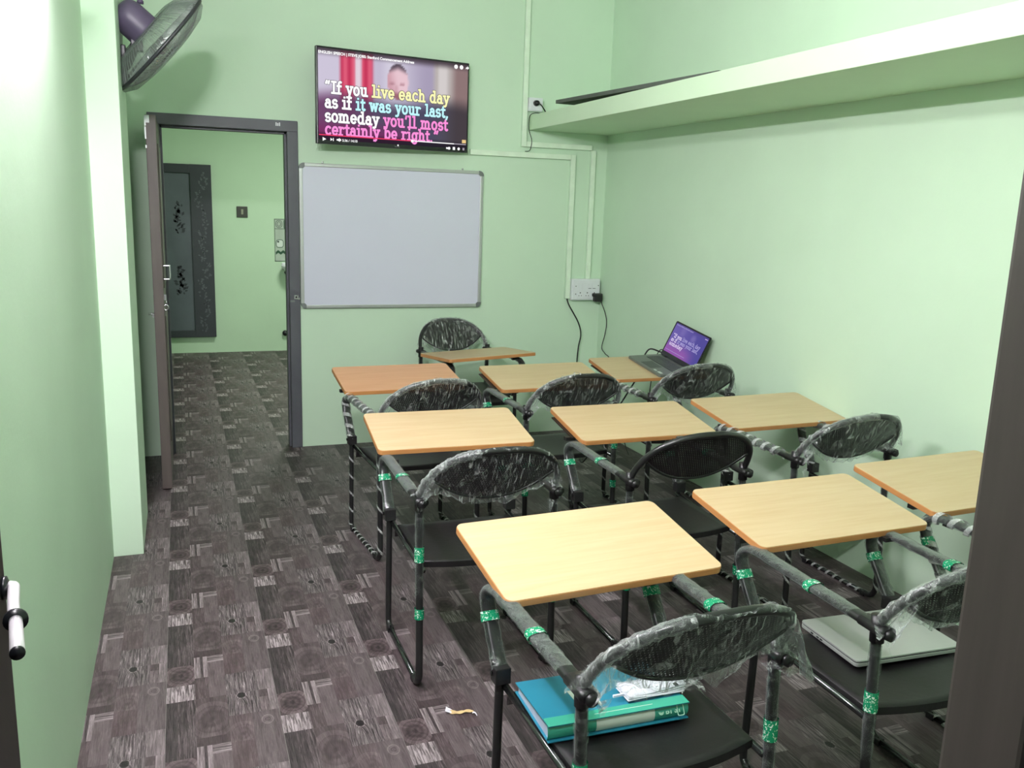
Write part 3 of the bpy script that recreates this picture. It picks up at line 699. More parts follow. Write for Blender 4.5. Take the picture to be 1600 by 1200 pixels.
MB().lathe([(0.085, -0.084), (0.15, -0.085), (0.21, -0.070), (0.255, -0.028), (0.267, 0.0), (0.258, 0.022), (0.215, 0.048), (0.15, 0.058), (0.05, 0.060)], 40, FM).build('film_cover', M_FANF, fan)
MB().lathe([(0, 0), (0.05, 0), (0.05, 0.006), (0, 0.008)], 20, FM @ Matrix.Translation((0, 0, 0.048))).build('front_badge', M_FAND, fan)
M_BLADE = simple('fan_blade_plastic', (138, 150, 146), 0.3, var=0.04)
for bi in range(3):
    a0 = bi * 2 * PI / 3 + 0.5
    def bl(u, v, a0=a0):
        r = 0.04 + 0.195 * v; a = a0 + (u - 0.5) * (0.75 + 0.5 * v); return FM @ Vector((r * math.cos(a), r * math.sin(a), 0.035 * (u - 0.5) * (1.2 - 0.3 * v)))
    o = MB().grid(bl, 8, 6).build('blade', M_BLADE, fan)
    so = o.modifiers.new('thick', 'SOLIDIFY'); so.thickness = 0.003
MB().lathe([(0, -0.02), (0.045, -0.02), (0.045, 0.02), (0.02, 0.032), (0, 0.034)], 20, FM).build('hub', M_FAND, fan)
MB().lathe([(0.076, -0.07), (0.076, -0.09), (0.074, -0.16), (0.068, -0.185), (0.058, -0.205), (0.035, -0.215), (0, -0.218)], 28, FM).build('motor_housing', M_FANM, fan)
MB().lathe([(0, 0), (0.014, 0), (0.014, 0.012), (0.006, 0.022), (0, 0.022)], 12, Matrix.Translation(hub - nrm * 0.16 + Vector((0.05, 0, 0.058)))).build('oscillation_knob', M_FANM, fan)
p_ = hub - nrm * 0.13
MB().box(p_.x - 0.015, p_.x + 0.03, p_.y - 0.03, p_.y + 0.03, p_.z - 0.12, p_.z - 0.04).tube(smooth_path([(0.0, 0.0, -0.05), (0.02, 0, -0.045), (p_.x - 0.0, p_.y, p_.z - 0.09), (p_.x + 0.01, p_.y, p_.z - 0.06)], 5), 0.02, 12).build('bracket_arm', M_FAND, fan)
MB().box(0.0, 0.02, -0.055, 0.055, -0.14, 0.03).build('wall_plate', M_FAND, fan, bevel=0.005)
MB().cyl((p_.x + 0.005, p_.y - 0.034, p_.z - 0.075), (p_.x + 0.005, p_.y - 0.028, p_.z - 0.075), 0.008).build('screw', M_STEEL, fan)

# ------------------------------------------------------------------ cable conduits, sockets
def conduit(x0, x1, z0, z1, label, depth=0.026):
    r = empty('cable_conduit', (0, 0, 0), label=label, cat='conduit', group='cable conduits on the back wall')
    MB().box(x0, x1, YB - depth * 0.55, YB, z0, z1).build('channel', M_WALL, r)
    MB().box(x0, x1 - 0.002, YB - depth, YB - depth * 0.55, z0 + 0.0005, z1 - 0.0005).build('lid', M_TRUNK, r, bevel=0.003)
    return r
conduit(2.168, 2.203, 1.985, ZC, 'pale vertical conduit running from the ceiling down to the loft shelf end')
conduit(2.203, 2.690, 1.985, 2.020, 'pale short level conduit directly under the loft shelf end')
conduit(2.686, 2.722, 1.105, 1.985, 'pale upright conduit ending on top of the socket board')
conduit(1.81, 2.534, 1.915, 1.950, 'pale level conduit running right from behind the television')
conduit(2.534, 2.571, 0.965, 1.950, 'pale upright conduit left of the socket board with a black cable at its foot')
sb = empty('socket_board', (2.572, YB, 0.955), label='white multi socket board on the back wall holding a black plug', cat='socket')
SW, SHH = 0.220, 0.150
MB().box(0, SW, -0.045, 0, 0, SHH).build('back_box', M_WHITEP, sb, bevel=0.006)
MB().box(0.006, SW - 0.006, -0.052, -0.044, 0.006, SHH - 0.006).build('face_plate', M_WHITEP, sb, bevel=0.003)
for sx in (0.062, 0.117, 0.172):
    o = MB().box(sx - 0.025, sx + 0.025, -0.055, -0.051, 0.015, 0.066).build('socket', M_WHITEP, sb, bevel=0.002)
    MB().cyl((sx, -0.0555, 0.054), (sx, -0.0545, 0.054), 0.0042).cyl((sx - 0.010, -0.0555, 0.034), (sx - 0.010, -0.0545, 0.034), 0.003).cyl((sx + 0.010, -0.0555, 0.034), (sx + 0.010, -0.0545, 0.034), 0.003).build('pin_holes', M_BLACK, o)
for sx in (0.062, 0.094, 0.135, 0.168):
    o = MB().box(sx - 0.014, sx + 0.014, -0.055, -0.051, 0.078, 0.118).build('rocker_switch', M_WHITEP, sb, bevel=0.002)
    if sx > 0.12: MB().box(sx - 0.011, sx + 0.011, -0.056, -0.0545, 0.083, 0.087).build('switch_mark', M_GREYP, o)
for sx, sz in ((0.028, 0.10), (0.028, 0.045), (0.202, 0.105)): MB().cyl((sx, -0.0535, sz), (sx, -0.0515, sz), 0.004).build('screw', M_GREYP, sb)
pl = empty('charger_plug', (2.762, YB - 0.055, 0.985), label='chunky black mains plug pushed into the socket board', cat='plug')
MB().box(-0.030, 0.028, -0.045, 0.0, -0.036, 0.022).build('body', M_BLACK, pl, bevel=0.008)
MB().cyl((-0.020, -0.03, 0.012), (-0.045, -0.03, 0.012), 0.012).build('shoulder', M_BLACK, pl)
sb2 = empty('socket_box', (2.190, YB, 2.214), label='small square white socket box on the wall above the shelf end', cat='socket')
MB().box(0.013, 0.112, -0.042, 0, 0, 0.088).build('back_box', M_WHITEP, sb2, bevel=0.004)
MB().box(0.017, 0.108, -0.048, -0.041, 0.004, 0.084).build('face_plate', M_WHITEP, sb2, bevel=0.002)
MB().cyl((0.06, -0.075, 0.052), (0.06, -0.047, 0.052), 0.016, 0.02).build('black_plug', M_BLACK, sb2)
def cable(pts, r, label, m=None, n=8, name='power_cable'):
    o = MB().tube(smooth_path(pts, n), r, 8).build(name, m or M_BLACK)
    return tag(o, label, 'cable')
cable([(2.25, YB - 0.075, 2.266), (2.275, YB - 0.085, 2.25), (2.33, YB - 0.06, 2.20), (2.36, YB - 0.08, 2.195), (2.42, YB - 0.10, 2.196)], 0.004, 'short black cable from the small socket box onto the shelf')
cable([(2.262, YB - 0.15, 2.192), (2.225, YB - 0.10, 2.198), (2.208, YB - 0.05, 2.18), (2.212, YB - 0.03, 2.10), (2.235, YB - 0.03, 2.03), (2.225, YB - 0.03, 1.965), (2.19, YB - 0.03, 1.955)], 0.0025, 'thin dark lead curling down past the shelf end')
cable([(2.55, YB - 0.012, 0.975), (2.568, YB - 0.016, 0.92), (2.64, YB - 0.025, 0.80), (2.665, YB - 0.03, 0.71), (2.65, YB - 0.03, 0.61), (2.645, YB - 0.03, 0.45), (2.62, YB - 0.12, 0.2), (2.55, YB - 0.4, 0.012), (2.42, 5.05, 0.012), (2.30, 4.75, 0.05), (2.36, 4.6, 0.3), (2.45, 4.52, 0.52), (2.54, 4.58, 0.60), (2.60, 4.64, 0.68), (2.66, 4.66, 0.76), (2.70, 4.60, 0.755), (2.70, 4.575, 0.752)], 0.0048, 'black screen cable hanging from the conduit towards the open laptop')
cable([(2.782, 5.60, 0.955), (2.788, 5.585, 0.93), (2.794, 5.54, 0.87), (2.794, 5.512, 0.806), (2.794, 5.53, 0.72), (2.790, 5.56, 0.625), (2.790, 5.50, 0.59), (2.790, 5.42, 0.55), (2.78, 5.3, 0.3), (2.74, 5.0, 0.012), (2.66, 4.7, 0.012), (2.60, 4.5, 0.10), (2.62, 4.55, 0.5), (2.70, 4.64, 0.70), (2.74, 4.66, 0.755), (2.74, 4.60, 0.755)], 0.003, 'thin black charger cable dropping from the plug to the open laptop')

# ------------------------------------------------------------------ next room things
fd = empty('door_3', (0, 0, 0), kind='structure')
yb = YFAR
MB().box(-0.60, 0.125, yb - 0.03, yb, 0.235, 1.825).build('leaf', M_FARDOOR, fd, bevel=0.003)
MB().box(0.120, 0.322, yb - 0.05, yb, 0.170, 1.907).build('jamb', M_MOTIF, fd, bevel=0.003)
MB().box(-0.72, 0.121, yb - 0.05, yb, 1.820, 1.906).build('head', M_MOTIF, fd, bevel=0.003)
MB().box(-0.72, 0.121, yb - 0.05, yb, 0.170, 0.24).build('sill', M_MOTIF, fd, bevel=0.003)
rnd = random.Random(4)
def leafspray(cx, cz, h, n, mb, y, sc=0.02):
    for i in range(n):
        t = i / (n - 1); a = rnd.uniform(-1.3, 1.3); r = sc * rnd.uniform(0.6, 1.3)
        px, pz = cx + rnd.uniform(-0.028, 0.034), cz + (t - 0.5) * h
        dx, dz = math.sin(a) * r, math.cos(a) * r
        mb.add([(px, y, pz), (px + dx * .5 + dz * .3, y, pz + dz * .5 - dx * .3), (px + dx, y, pz + dz), (px + dx * .5 - dz * .3, y, pz + dz * .5 + dx * .3)], [(0, 1, 2, 3)])
for cz in (1.36, 0.74):
    mb = MB(); leafspray(0.0, cz, 0.28, 40, mb, yb - 0.0312, 0.04); mb.build('floral_print', M_MOTIF, fd)
mb = MB()
for k in range(9): leafspray(0.2 + rnd.uniform(-.02, .05), 0.3 + k * 0.18, 0.16, 16, mb, yb - 0.0512, 0.03)
mb.build('floral_print', simple('grey_floral_print', (82, 88, 92), 0.5), fd)
ls = empty('light_switch', (0.560, yb, 1.397), label='square dark switch plate on the far wall of the next room', cat='switch')
MB().box(0, 0.108, -0.012, 0, 0, 0.112).build('plate', M_PLATE, ls, bevel=0.004)
MB().box(0.043, 0.065, -0.018, -0.011, 0.03, 0.083).build('rocker', simple('ivory_rocker', (138, 142, 122), 0.4), ls, bevel=0.002)
M_POST = simple('poster_paper', (170, 186, 170), 0.6, var=0.05); M_POSTG = simple('poster_dark_green', (34, 78, 52), 0.6); M_POSTB = simple('poster_line', (70, 84, 76), 0.6); M_POSTL = simple('poster_light', (204, 216, 206), 0.6)
po = empty('poster', (0.932, yb, 0.952), label='pale printed poster with green zigzag seen past the door jamb', cat='poster')
MB().box(0, 0.26, -0.004, 0, 0, 0.44).build('sheet', M_POST, po)
MB().box(0, 0.26, -0.0052, -0.004, 0.335, 0.34).box(0, 0.26, -0.0052, -0.004, 0.0, 0.006).box(0, 0.26, -0.0052, -0.004, 0.434, 0.44).box(0, 0.005, -0.0052, -0.004, 0.0, 0.44).build('border', M_POSTB, po)
def outl(cx, cz, w, h, r, t, m, nm):
    o1 = rrect(w, h, r, 4); o2 = rrect(w - 2 * t, h - 2 * t, max(r - t, .002), 4); n = len(o1)
    MB().add([(cx + x, -0.0056, cz + z) for x, z in o1] + [(cx + x, -0.0056, cz + z) for x, z in o2], [(i, (i + 1) % n, n + (i + 1) % n, n + i) for i in range(n)]).build(nm, m, po)
outl(0.047, 0.388, 0.07, 0.08, 0.034, 0.005, M_POSTB, 'round_emblem'); outl(0.047, 0.388, 0.04, 0.05, 0.019, 0.005, M_POSTB, 'round_emblem')
outl(0.125, 0.385, 0.06, 0.09, 0.012, 0.008, M_POSTG, 'frame_print'); outl(0.052, 0.185, 0.078, 0.086, 0.028, 0.006, M_POSTG, 'frame_print')
MB().add([(0.052 + x, -0.0054, 0.185 + z) for x, z in rrect(0.066, 0.074, 0.022, 4)], [tuple(range(20))]).build('white_print', M_POSTL, po)
MB().add([(0.036 + x, -0.0058, 0.205 + z) for x, z in disc(0, 0, 0.011)], [tuple(range(16))]).build('dot_print', M_POSTB, po)
zz = MB(); Z = [(0.01 + 0.025 * i, 0.092 + (0.012 if i % 2 else -0.008)) for i in range(11)]
for (ax, az), (bx_, bz) in zip(Z[:-1], Z[1:]): zz.add([(ax, -0.0058, az - 0.014), (bx_, -0.0058, bz - 0.014), (bx_, -0.0058, bz + 0.014), (ax, -0.0058, az + 0.014)], [(0, 1, 2, 3)])
zz.build('zigzag_print', M_POSTG, po)
bs = empty('wall_basin', (1.10, yb, 0.90), label='small white basin on a bracket under the poster, half hidden by the jamb', cat='basin')
MB().lathe([(0.02, -0.06), (0.09, -0.045), (0.13, 0.0), (0.138, 0.022), (0.13, 0.022), (0.10, -0.02), (0.02, -0.04)], 24, Matrix.Translation((0.015, -0.13, 0))).build('bowl', M_WHITEP, bs)
MB().box(-0.10, 0.14, -0.02, 0, -0.03, 0.04).build('back_ledge', M_WHITEP, bs, bevel=0.005)
MB().tube(smooth_path([(-0.085, -0.14, -0.045), (-0.07, -0.13, -0.07), (-0.02, -0.06, -0.11), (0.02, -0.01, -0.15)], 5), 0.009).build('bracket', M_FAND, bs)
MB().tube(smooth_path([(0.0, -0.01, 0.10), (-0.01, -0.04, 0.12), (-0.03, -0.09, 0.11), (-0.03, -0.10, 0.07)], 5), 0.012).build('tap', M_FAND, bs)
MB().cyl((1.02, yb - 0.04, 0.193), (1.02, yb, 0.193), 0.028).build('drain_outlet', M_BEZ)
tag(bpy.data.objects['drain_outlet'], 'short dark drain stub low on the far wall', 'pipe')

# ------------------------------------------------------------------ desk chairs
HW = 0.235
CG = 'black tablet desk chairs in the classroom'
def path_pt(path, t):
    L = [0]
    for a, b in zip(path[:-1], path[1:]): L.append(L[-1] + (b - a).length)
    d = t * L[-1]
    for i in range(len(path) - 1):
        if d <= L[i + 1] or i == len(path) - 2:
            k = (d - L[i]) / max(1e-9, L[i + 1] - L[i]); return path[i].lerp(path[i + 1], k), (path[i + 1] - path[i]).normalized()
P_ARM = lambda s: smooth_path([(s * HW, 0.02, 0.655), (s * HW, 0.20, 0.657), (s * HW, 0.38, 0.660), (s * HW, 0.46, 0.662), (s * HW, 0.515, 0.655), (s * HW, 0.548, 0.628), (s * HW, 0.542, 0.59), (s * HW, 0.50, 0.53), (s * HW, 0.435, 0.445)], 5)
P_REAR = lambda s: smooth_path([(s * HW, 0.06, 0.014), (s * HW, 0.025, 0.018), (s * HW, 0.004, 0.045), (s * HW, 0.0, 0.10), (s * HW, 0.012, 0.40), (s * HW, 0.022, 0.648)], 5)
P_FRONT = lambda s: smooth_path([(s * HW, 0.452, 0.46), (s * HW, 0.458, 0.25), (s * HW, 0.462, 0.06), (s * HW, 0.456, 0.024), (s * HW, 0.435, 0.0125)], 5)
P_RAIL = lambda s: [Vector((s * HW, 0.055, 0.0125)), Vector((s * HW, 0.25, 0.0125)), Vector((s * HW, 0.44, 0.0125))]
OV = [(0.019 * math.copysign(abs(math.cos(2 * PI * i / 16)) ** 0.7, math.cos(2 * PI * i / 16)), 0.0105 * math.copysign(abs(math.sin(2 * PI * i / 16)) ** 0.8, math.sin(2 * PI * i / 16))) for i in range(16)]
def back_y(z, x): return 0.025 - 0.115 * (z - 0.655) / 0.19 - 0.028 * (1 - (x / HW) ** 2)
def arch_pt(t):                                           # t 0..1 from left arm over the top to the right arm
    a = PI * t; x = -HW * math.copysign(abs(math.cos(a)) ** 0.85, math.cos(a)); z = 0.655 + 0.185 * math.sin(a) ** 0.85
    return Vector((x, back_y(z, x), z))
def eye_z(x):
    k = min(1, abs(x) / 0.212)
    top = 0.655 + 0.185 * max(0.0, 1 - (abs(x) / HW) ** (2 / 0.85)) ** 0.425
    return 0.652 + 0.088 * k ** 2.2, top
MESH = {}
def shape(key, fn):
    if key not in MESH:
        mb, m, bev = fn(); o = mb.build(key[0], m, None, bevel=bev)
        MESH[key] = o.data; bpy.data.objects.remove(o)
    return MESH[key]
def part(name, me, parent):
    o = bpy.data.objects.new(name, me); COL.objects.link(o); o.parent = parent; return o
def mk_seat():
    def fn(u, v):
        x = (u - 0.5) * 0.43; y = 0.045 + 0.405 * v
        y -= 0.035 * (1 - v) * (1 - (2 * u - 1) ** 2)
        z = 0.432 - 0.010 * math.sin(PI * u) * math.sin(PI * min(1, v * 1.2)) - (0.045 * max(0, (v - 0.88) / 0.12) ** 1.6)
        return (x, y, z)
    nu, nv = 14, 16
    mb = MB().grid(fn, nu, nv); n = len(mb.v)
    vs = [(x, y, z - 0.020) for x, y, z in mb.v]; k = nu + 1
    mb.add(vs, [tuple(reversed(f)) for f in mb.f], True)
    border = [i for i in range(k)] + [j * k + nu for j in range(1, nv + 1)] + [nv * k + i for i in range(nu - 1, -1, -1)] + [j * k for j in range(nv - 1, 0, -1)]
    for a, b in zip(border, border[1:] + border[:1]): mb.f.append((b, a, a + n, b + n)); mb.sm.append(False)
    return mb, M_SEAT, 0
def mk_eye():
    mb = MB(); nu, nv = 28, 10; uvs = []
    def fn(u, v):
        x = (u - 0.5) * 0.424; a, b = eye_z(x); z = a + (b - 0.004 - a) * v; uvs.append((x / 0.0085, z / 0.0085 * 1.1)); return (x, back_y(z, x), z)
    mb.grid(fn, nu, nv); o = mb.build('backrest_mesh', M_MESH); ul = o.data.uv_layers.new(name='UVMap')
    for lp in o.data.loops: ul.data[lp.index].uv = uvs[lp.vertex_index]
    MESH[('backrest_mesh',)] = o.data; bpy.data.objects.remove(o)
mk_eye()
def mk_eye_rim():
    pts = []
    for i in range(33):
        x = -0.212 + 0.424 * i / 32; a, b = eye_z(x); pts.append((x, back_y(a, x), a))
    return MB().tube(pts, 0.0055, 8), M_TUBE, 0
def sleeve(path, sect, t0, t1, seed, amp, m, n=46, flat=False):
    mb = MB(); pts = []; 
    for i in range(n + 1):
        p, t = path_pt(path, t0 + (t1 - t0) * i / n); pts.append(p)
    k = len(sect); mb.sweep(pts, sect, caps=False)
    vs = []
    for i, v in enumerate(mb.v):
        V = Vector(v); c = pts[i // k]; d = (V - c); 
        f = 1 + amp * (noise.noise(Vector((V.x * 60 + seed, V.y * 60, V.z * 60))) + 0.5 * noise.noise(Vector((V.x * 150, V.y * 150 + seed, V.z * 150)))) 
        vs.append(tuple(c + d * max(1.02, f + 0.12)))
    mb.v = vs; return mb, m, 0
def helix(path, r, t0, t1, turns, w, seed, m):
    """narrow film ribbon wound round a tube"""
    mb = MB(); n = int(turns * 12); vs = []
    L = sum((b - a).length for a, b in zip(path[:-1], path[1:]))
    for i in range(n + 1):
        for sgn in (-1, 1):
            t = t0 + (t1 - t0) * i / n + sgn * w / L / 2; t = min(1, max(0, t))
            p, tg = path_pt(path, t); a = 2 * PI * turns * i / n
            sd = tg.cross(Vector((1, 0, 0))); sd = sd.normalized() if sd.length > 1e-3 else Vector((0, 1, 0)); nn = sd.cross(tg)
            rr = r * (1.12 + 0.14 * noise.noise(Vector((i * 0.4, seed, sgn))))
            vs.append(p + sd * rr * math.cos(a) + nn * rr * math.sin(a))
    mb.add(vs, [(2 * i, 2 * i + 1, 2 * i + 3, 2 * i + 2) for i in range(n)], True); return mb, m, 0
CIR = lambda r: [(r * math.cos(2 * PI * i / 12), r * math.sin(2 * PI * i / 12)) for i in range(12)]
def mk_film(seed, flap):
    """crumpled bag over the backrest: closed shell round the eye, with loose ends at both arms"""
    mb = MB(); nu, nv = 64, 40
    def fn(u, v):
        # v runs round the section (front up, back down), u along the width
        x = (u - 0.5) * 2 * 0.238
        a, b = eye_z(max(-0.228, min(0.228, x * 0.95))); c = (a + b) / 2; hh = (b - a) / 2 + 0.012
        if abs(x) > 0.215: hh = max(hh, 0.022)
        ang = 2 * PI * v; z = c + hh * math.cos(ang); th = 0.016 * math.sin(ang)
        nz = noise.noise(Vector((x * 16 + seed * 3.1, z * 16, math.sin(ang) * 1.3))); n2 = noise.noise(Vector((x * 55, z * 55 + seed, math.cos(ang) * 2)))
        y = back_y(z, x * 0.97) + th + (0.010 * nz + 0.006 * n2)
        z += 0.007 * nz + 0.007 * n2
        if u < 0.16:                                      # gathered end hanging at the left arm
            k = (0.16 - u) / 0.16; z -= 0.07 * k * k; y -= 0.012 * k * n2 * 2
        if u > 0.84:
            k = (u - 0.84) / 0.16; z -= (0.06 + 0.05 * flap) * k * k; x += flap * 0.05 * k * max(0, -math.cos(ang) * 0.6 + 0.5); y -= 0.03 * flap * k
        lowk = max(0, -math.cos(ang)) ** 3
        z -= lowk * (0.010 + 0.035 * max(0, noise.noise(Vector((u * 7, seed * 1.7, 0)))))
        return (x, y, z)
    mb.grid(fn, nu, nv); return mb, M_FILM, 0
def mk_wisps(seed, s, kk):
    """loose shreds of film standing off the arm joints"""
    mb = MB(); r = random.Random(seed * 12 + s * 5 + kk)
    if True:
        for k in (kk,):
            c = Vector((s * (HW - 0.01) + r.uniform(-.02, .03) * s, 0.01 + r.uniform(-.03, .02), 0.66 + r.uniform(-.05, .04)))
            d = Vector((r.uniform(-.4, 1) * s, r.uniform(-1, .2), r.uniform(-1, .6))).normalized() * r.uniform(.025, .055); e = Vector((r.uniform(-1, 1), r.uniform(-1, 1), r.uniform(-1, 1))).normalized() * r.uniform(.012, .025)
            o = len(mb.v); n = 5; vs = []
            for i in range(n + 1):
                t = i / n; q = c + d * t; wv = e * (1 - 0.75 * t); j = Vector((noise.noise(Vector((t * 5, k, seed))), noise.noise(Vector((t * 5, k + 9, seed))), noise.noise(Vector((t * 5, k, seed + 5))))) * 0.012
                vs += [q - wv + j, q + j * -0.6, q + wv + j]
            fs = []
            for i in range(n): fs += [(3 * i, 3 * i + 1, 3 * i + 4, 3 * i + 3), (3 * i + 1, 3 * i + 2, 3 * i + 5, 3 * i + 4)]
            mb.add(vs, fs, True)
    return mb, M_FRINGE, 0
BW_, BD_, BT_ = 0.626, 0.368, 0.020
BO = rrect(BW_, BD_, 0.022, 5)
def mk_top(m):
    def f(): return MB().slab(rrect(BW_ - 0.003, BD_ - 0.003, 0.0205, 5), -0.002, 0.0), m, 0
    return f
def mk_core():
    n = len(BO)
    return MB().slab(BO, -BT_, -0.0015), M_EDGE, 0.002
def desk_chair(loc, rz, board, label, spiral=0, bare=False, tape=True, top=None, seed=1, flap=0.0, sleeves=True):
    """board = (x, y, rot, tilt, z) of the writing board in world coordinates"""
    top = top or M_BEECH
    t = empty('desk_chair', (*loc, 0), rz, label, 'chair', CG)
    part('seat', shape(('seat',), mk_seat), t)
    part('backrest_mesh', MESH[('backrest_mesh',)], t)
    part('backrest_rim', shape(('backrest_rim',), mk_eye_rim), t)
    part('backrest_arch', shape(('backrest_arch',), lambda: (MB().tube([arch_pt(i / 40) for i in range(41)], 0.0115, 12), M_TUBE, 0)), t)
    for s in (-1, 1):
        part('arm', shape(('arm', s), lambda: (MB().sweep(P_ARM(s), OV), M_TUBE, 0)), t)
        part('rear_leg', shape(('rear_leg', s), lambda: (MB().tube(P_REAR(s), 0.0125, 12), M_TUBE, 0)), t)
        part('front_leg', shape(('front_leg', s), lambda: (MB().tube(P_FRONT(s), 0.0115, 12), M_TUBE, 0)), t)
        part('floor_rail', shape(('floor_rail', s), lambda: (MB().tube(P_RAIL(s), 0.010, 10), M_RAIL, 0)), t)
        part('seat_rail', shape(('seat_rail', s), lambda: (MB().tube([(s * 0.222, 0.015, 0.412), (s * 0.222, 0.25, 0.417), (s * 0.225, 0.445, 0.428)], 0.009, 10), M_RAIL, 0)), t)
        part('joint_clamp', shape(('joint_clamp', s), lambda: (MB().box(s * HW - 0.020, s * HW + 0.020, 0.428, 0.464, 0.438, 0.480).cyl((s * HW + s * 0.021, 0.450, 0.462), (s * HW + s * 0.026, 0.450, 0.462), 0.007), M_BLACK, 0.004)), t)
        part('arm_cap', shape(('arm_cap', s), lambda: (MB().sweep([(s * HW, 0.065, 0.656), (s * HW, 0.0, 0.655), (s * HW, -0.012, 0.654)], [(a * 1.16, b * 1.28) for a, b in OV]).cyl((s * HW, -0.010, 0.652), (s * HW, -0.024, 0.651), 0.0145, 0.012).cyl((s * HW, 0.02, 0.62), (s * HW, 0.023, 0.685), 0.0165), M_BLACK, 0)), t)
        part('rubber_foot', shape(('rubber_foot', s), lambda: (MB().box(s * HW - 0.012, s * HW + 0.012, 0.05, 0.075, 0.0, 0.022).box(s * HW - 0.012, s * HW + 0.012, 0.415, 0.445, 0.0, 0.022), M_BLACK, 0.003)), t)
        if sleeves:
            part('film_sleeve', shape(('film_sleeve', s, 0), lambda: sleeve(P_ARM(s), OV, 0.10, 0.96, 3.0 + s, 0.22, M_SLEEVE)), t)
            part('film_sleeve', shape(('film_sleeve', s, 1), lambda: sleeve(P_REAR(s), CIR(0.0132), 0.52, 0.95, 7.0 + s, 0.22, M_SLEEVE, 30)), t)
        if spiral:
            part('film_strip', shape(('film_strip', s, 'f'), lambda: helix(P_FRONT(s), 0.0118, 0.04, 0.97, 5, 0.012, 2.0 + s, M_STRIP)), t)
            part('film_strip', shape(('film_strip', s, 'r'), lambda: helix(P_RAIL(s), 0.0103, 0.02, 0.98, 8, 0.014, 4.0 + s, M_STRIP)), t)
            part('film_strip', shape(('film_strip', s, 'l'), lambda: helix(P_REAR(s), 0.0128, 0.05, 0.9, 6, 0.012, 6.0 + s, M_STRIP)), t)
            part('film_strip', shape(('film_strip', s, 'a'), lambda: helix(P_ARM(s), 0.0185, 0.10, 0.97, 11, 0.020, 8.0 + s, M_STRIP)), t)
        if tape:
            for pth, key, tt, wd, sc in ((P_ARM(s), 'a', 0.30, 0.032, OV), (P_ARM(s), 'b', 0.79, 0.030, OV), (P_REAR(s), 'c', 0.74, 0.05, CIR(0.0125)), (P_REAR(s), 'd', 0.44, 0.035, CIR(0.0125))):
                L = 0.9 if key in 'ab' else 0.66
                part('green_tape', shape(('green_tape', s, key), lambda: sleeve(pth, [(a * 1.16, b * 1.22) for a, b in sc], tt - wd / L / 2, tt + wd / L / 2, 11.0, 0.10, M_TAPE, 5)), t)
    if not bare:
        part('film_cover', shape(('film_cover', seed, flap), lambda: mk_film(seed, flap)), t)
        part('film_fringe', shape(('film_fringe', seed), lambda: sleeve([arch_pt(i / 40) for i in range(41)], CIR(0.0122), 0.03, 0.40 + 0.13 * (seed % 3), seed * 1.7, 0.42, M_FRINGE, 60)), t)
        for s in (-1, 1):
            for k in range(4): part('film_shred', shape(('film_shred', seed, s, k), lambda: mk_wisps(seed, s, k)), t)
    # writing board, carried by two brackets on the arms
    wx, wy, wr, wt, wz = board
    W = Matrix.Translation((wx, wy, wz)) @ Matrix.Rotation(wr, 4, 'Z') @ Matrix.Rotation(wt, 4, 'X')
    B = (Matrix.Translation((*loc, 0)) @ Matrix.Rotation(rz, 4, 'Z')).inverted() @ W
    bo = part('writing_board', shape(('writing_board',), mk_core), t); bo.matrix_local = B
    part('laminate', shape(('laminate', top.name), mk_top(top)), bo)
    inv = B.inverted()
    for s in (-1, 1):
        mb = MB()
        a = B @ Vector((s * 0.22, -0.10, -BT_ - 0.001)); b_ = B @ Vector((s * 0.22, 0.12, -BT_ - 0.001))
        x = s * (HW - 0.03)
        q0 = Vector((x, 0.30, 0.668)); q1 = Vector((x, 0.48, 0.670))
        vs = [Vector((x - 0.014, a.y, a.z - 0.004)), Vector((x + 0.014, a.y, a.z - 0.004)), Vector((x + 0.014, b_.y, b_.z - 0.004)), Vector((x - 0.014, b_.y, b_.z - 0.004))]
        mb.add(vs + [v + Vector((0, 0, 0.004)) for v in vs], [(3, 2, 1, 0), (4, 5, 6, 7), (0, 1, 5, 4), (1, 2, 6, 5), (2, 3, 7, 6), (3, 0, 4, 7)])
        zz0 = 0.655
        for yy in (max(a.y + 0.02, 0.30), min(b_.y - 0.02, 0.47)):
            k = (yy - a.y) / (b_.y - a.y); zt = a.z + (b_.z - a.z) * k - 0.003
            mb.box(min(x, s * HW) - 0.006, max(x, s * HW) + 0.006, yy - 0.012, yy + 0.012, min(zz0, zt - 0.004), max(zt, zz0 + 0.006))
        mb.build('board_bracket', M_BLACK, t)
    return t
TILT = 0.159
chairs = {}
chairs['C1'] = desk_chair((0.945, 1.405), 0.03, (0.988, 1.989, 0.06, TILT + 0.02, 0.7056), 'black desk chair with a blue folder on its seat, nearest to the viewer', seed=3, flap=1.0)
chairs['C2'] = desk_chair((1.715, 1.435), 0.0, (1.787, 2.088, 0.034, TILT - 0.01, 0.7056), 'black desk chair with a closed silver laptop on its seat', seed=4, flap=0.0)
chairs['C3'] = desk_chair((2.475, 1.50), 0.04, (2.508, 2.193, 0.06, TILT, 0.7056), 'black desk chair cut off by the dark entrance jamb at the right edge', seed=5, spiral=1)
chairs['B1'] = desk_chair((0.922, 2.585), 0.0, (0.983, 3.296, -0.03, TILT, 0.7056), 'black desk chair in the middle row beside the open aisle', seed=6)
chairs['B2'] = desk_chair((1.687, 2.595), 0.0, (1.793, 3.245, -0.007, TILT, 0.7056), 'black desk chair in the middle row with bare unwrapped backrest', bare=True)
chairs['B3'] = desk_chair((2.455, 2.68), 0.02, (2.522, 3.285, 0.04, TILT - 0.01, 0.7056), 'black desk chair in the middle row against the right wall', seed=7, spiral=1, tape=False)
chairs['A1'] = desk_chair((1.02, 3.678), 0.10, (1.034, 4.377, 0.03, TILT, 0.7056), 'black desk chair with pinkish orange writing board nearest to the doorway', seed=8, spiral=1, tape=False, top=M_BEECHP)
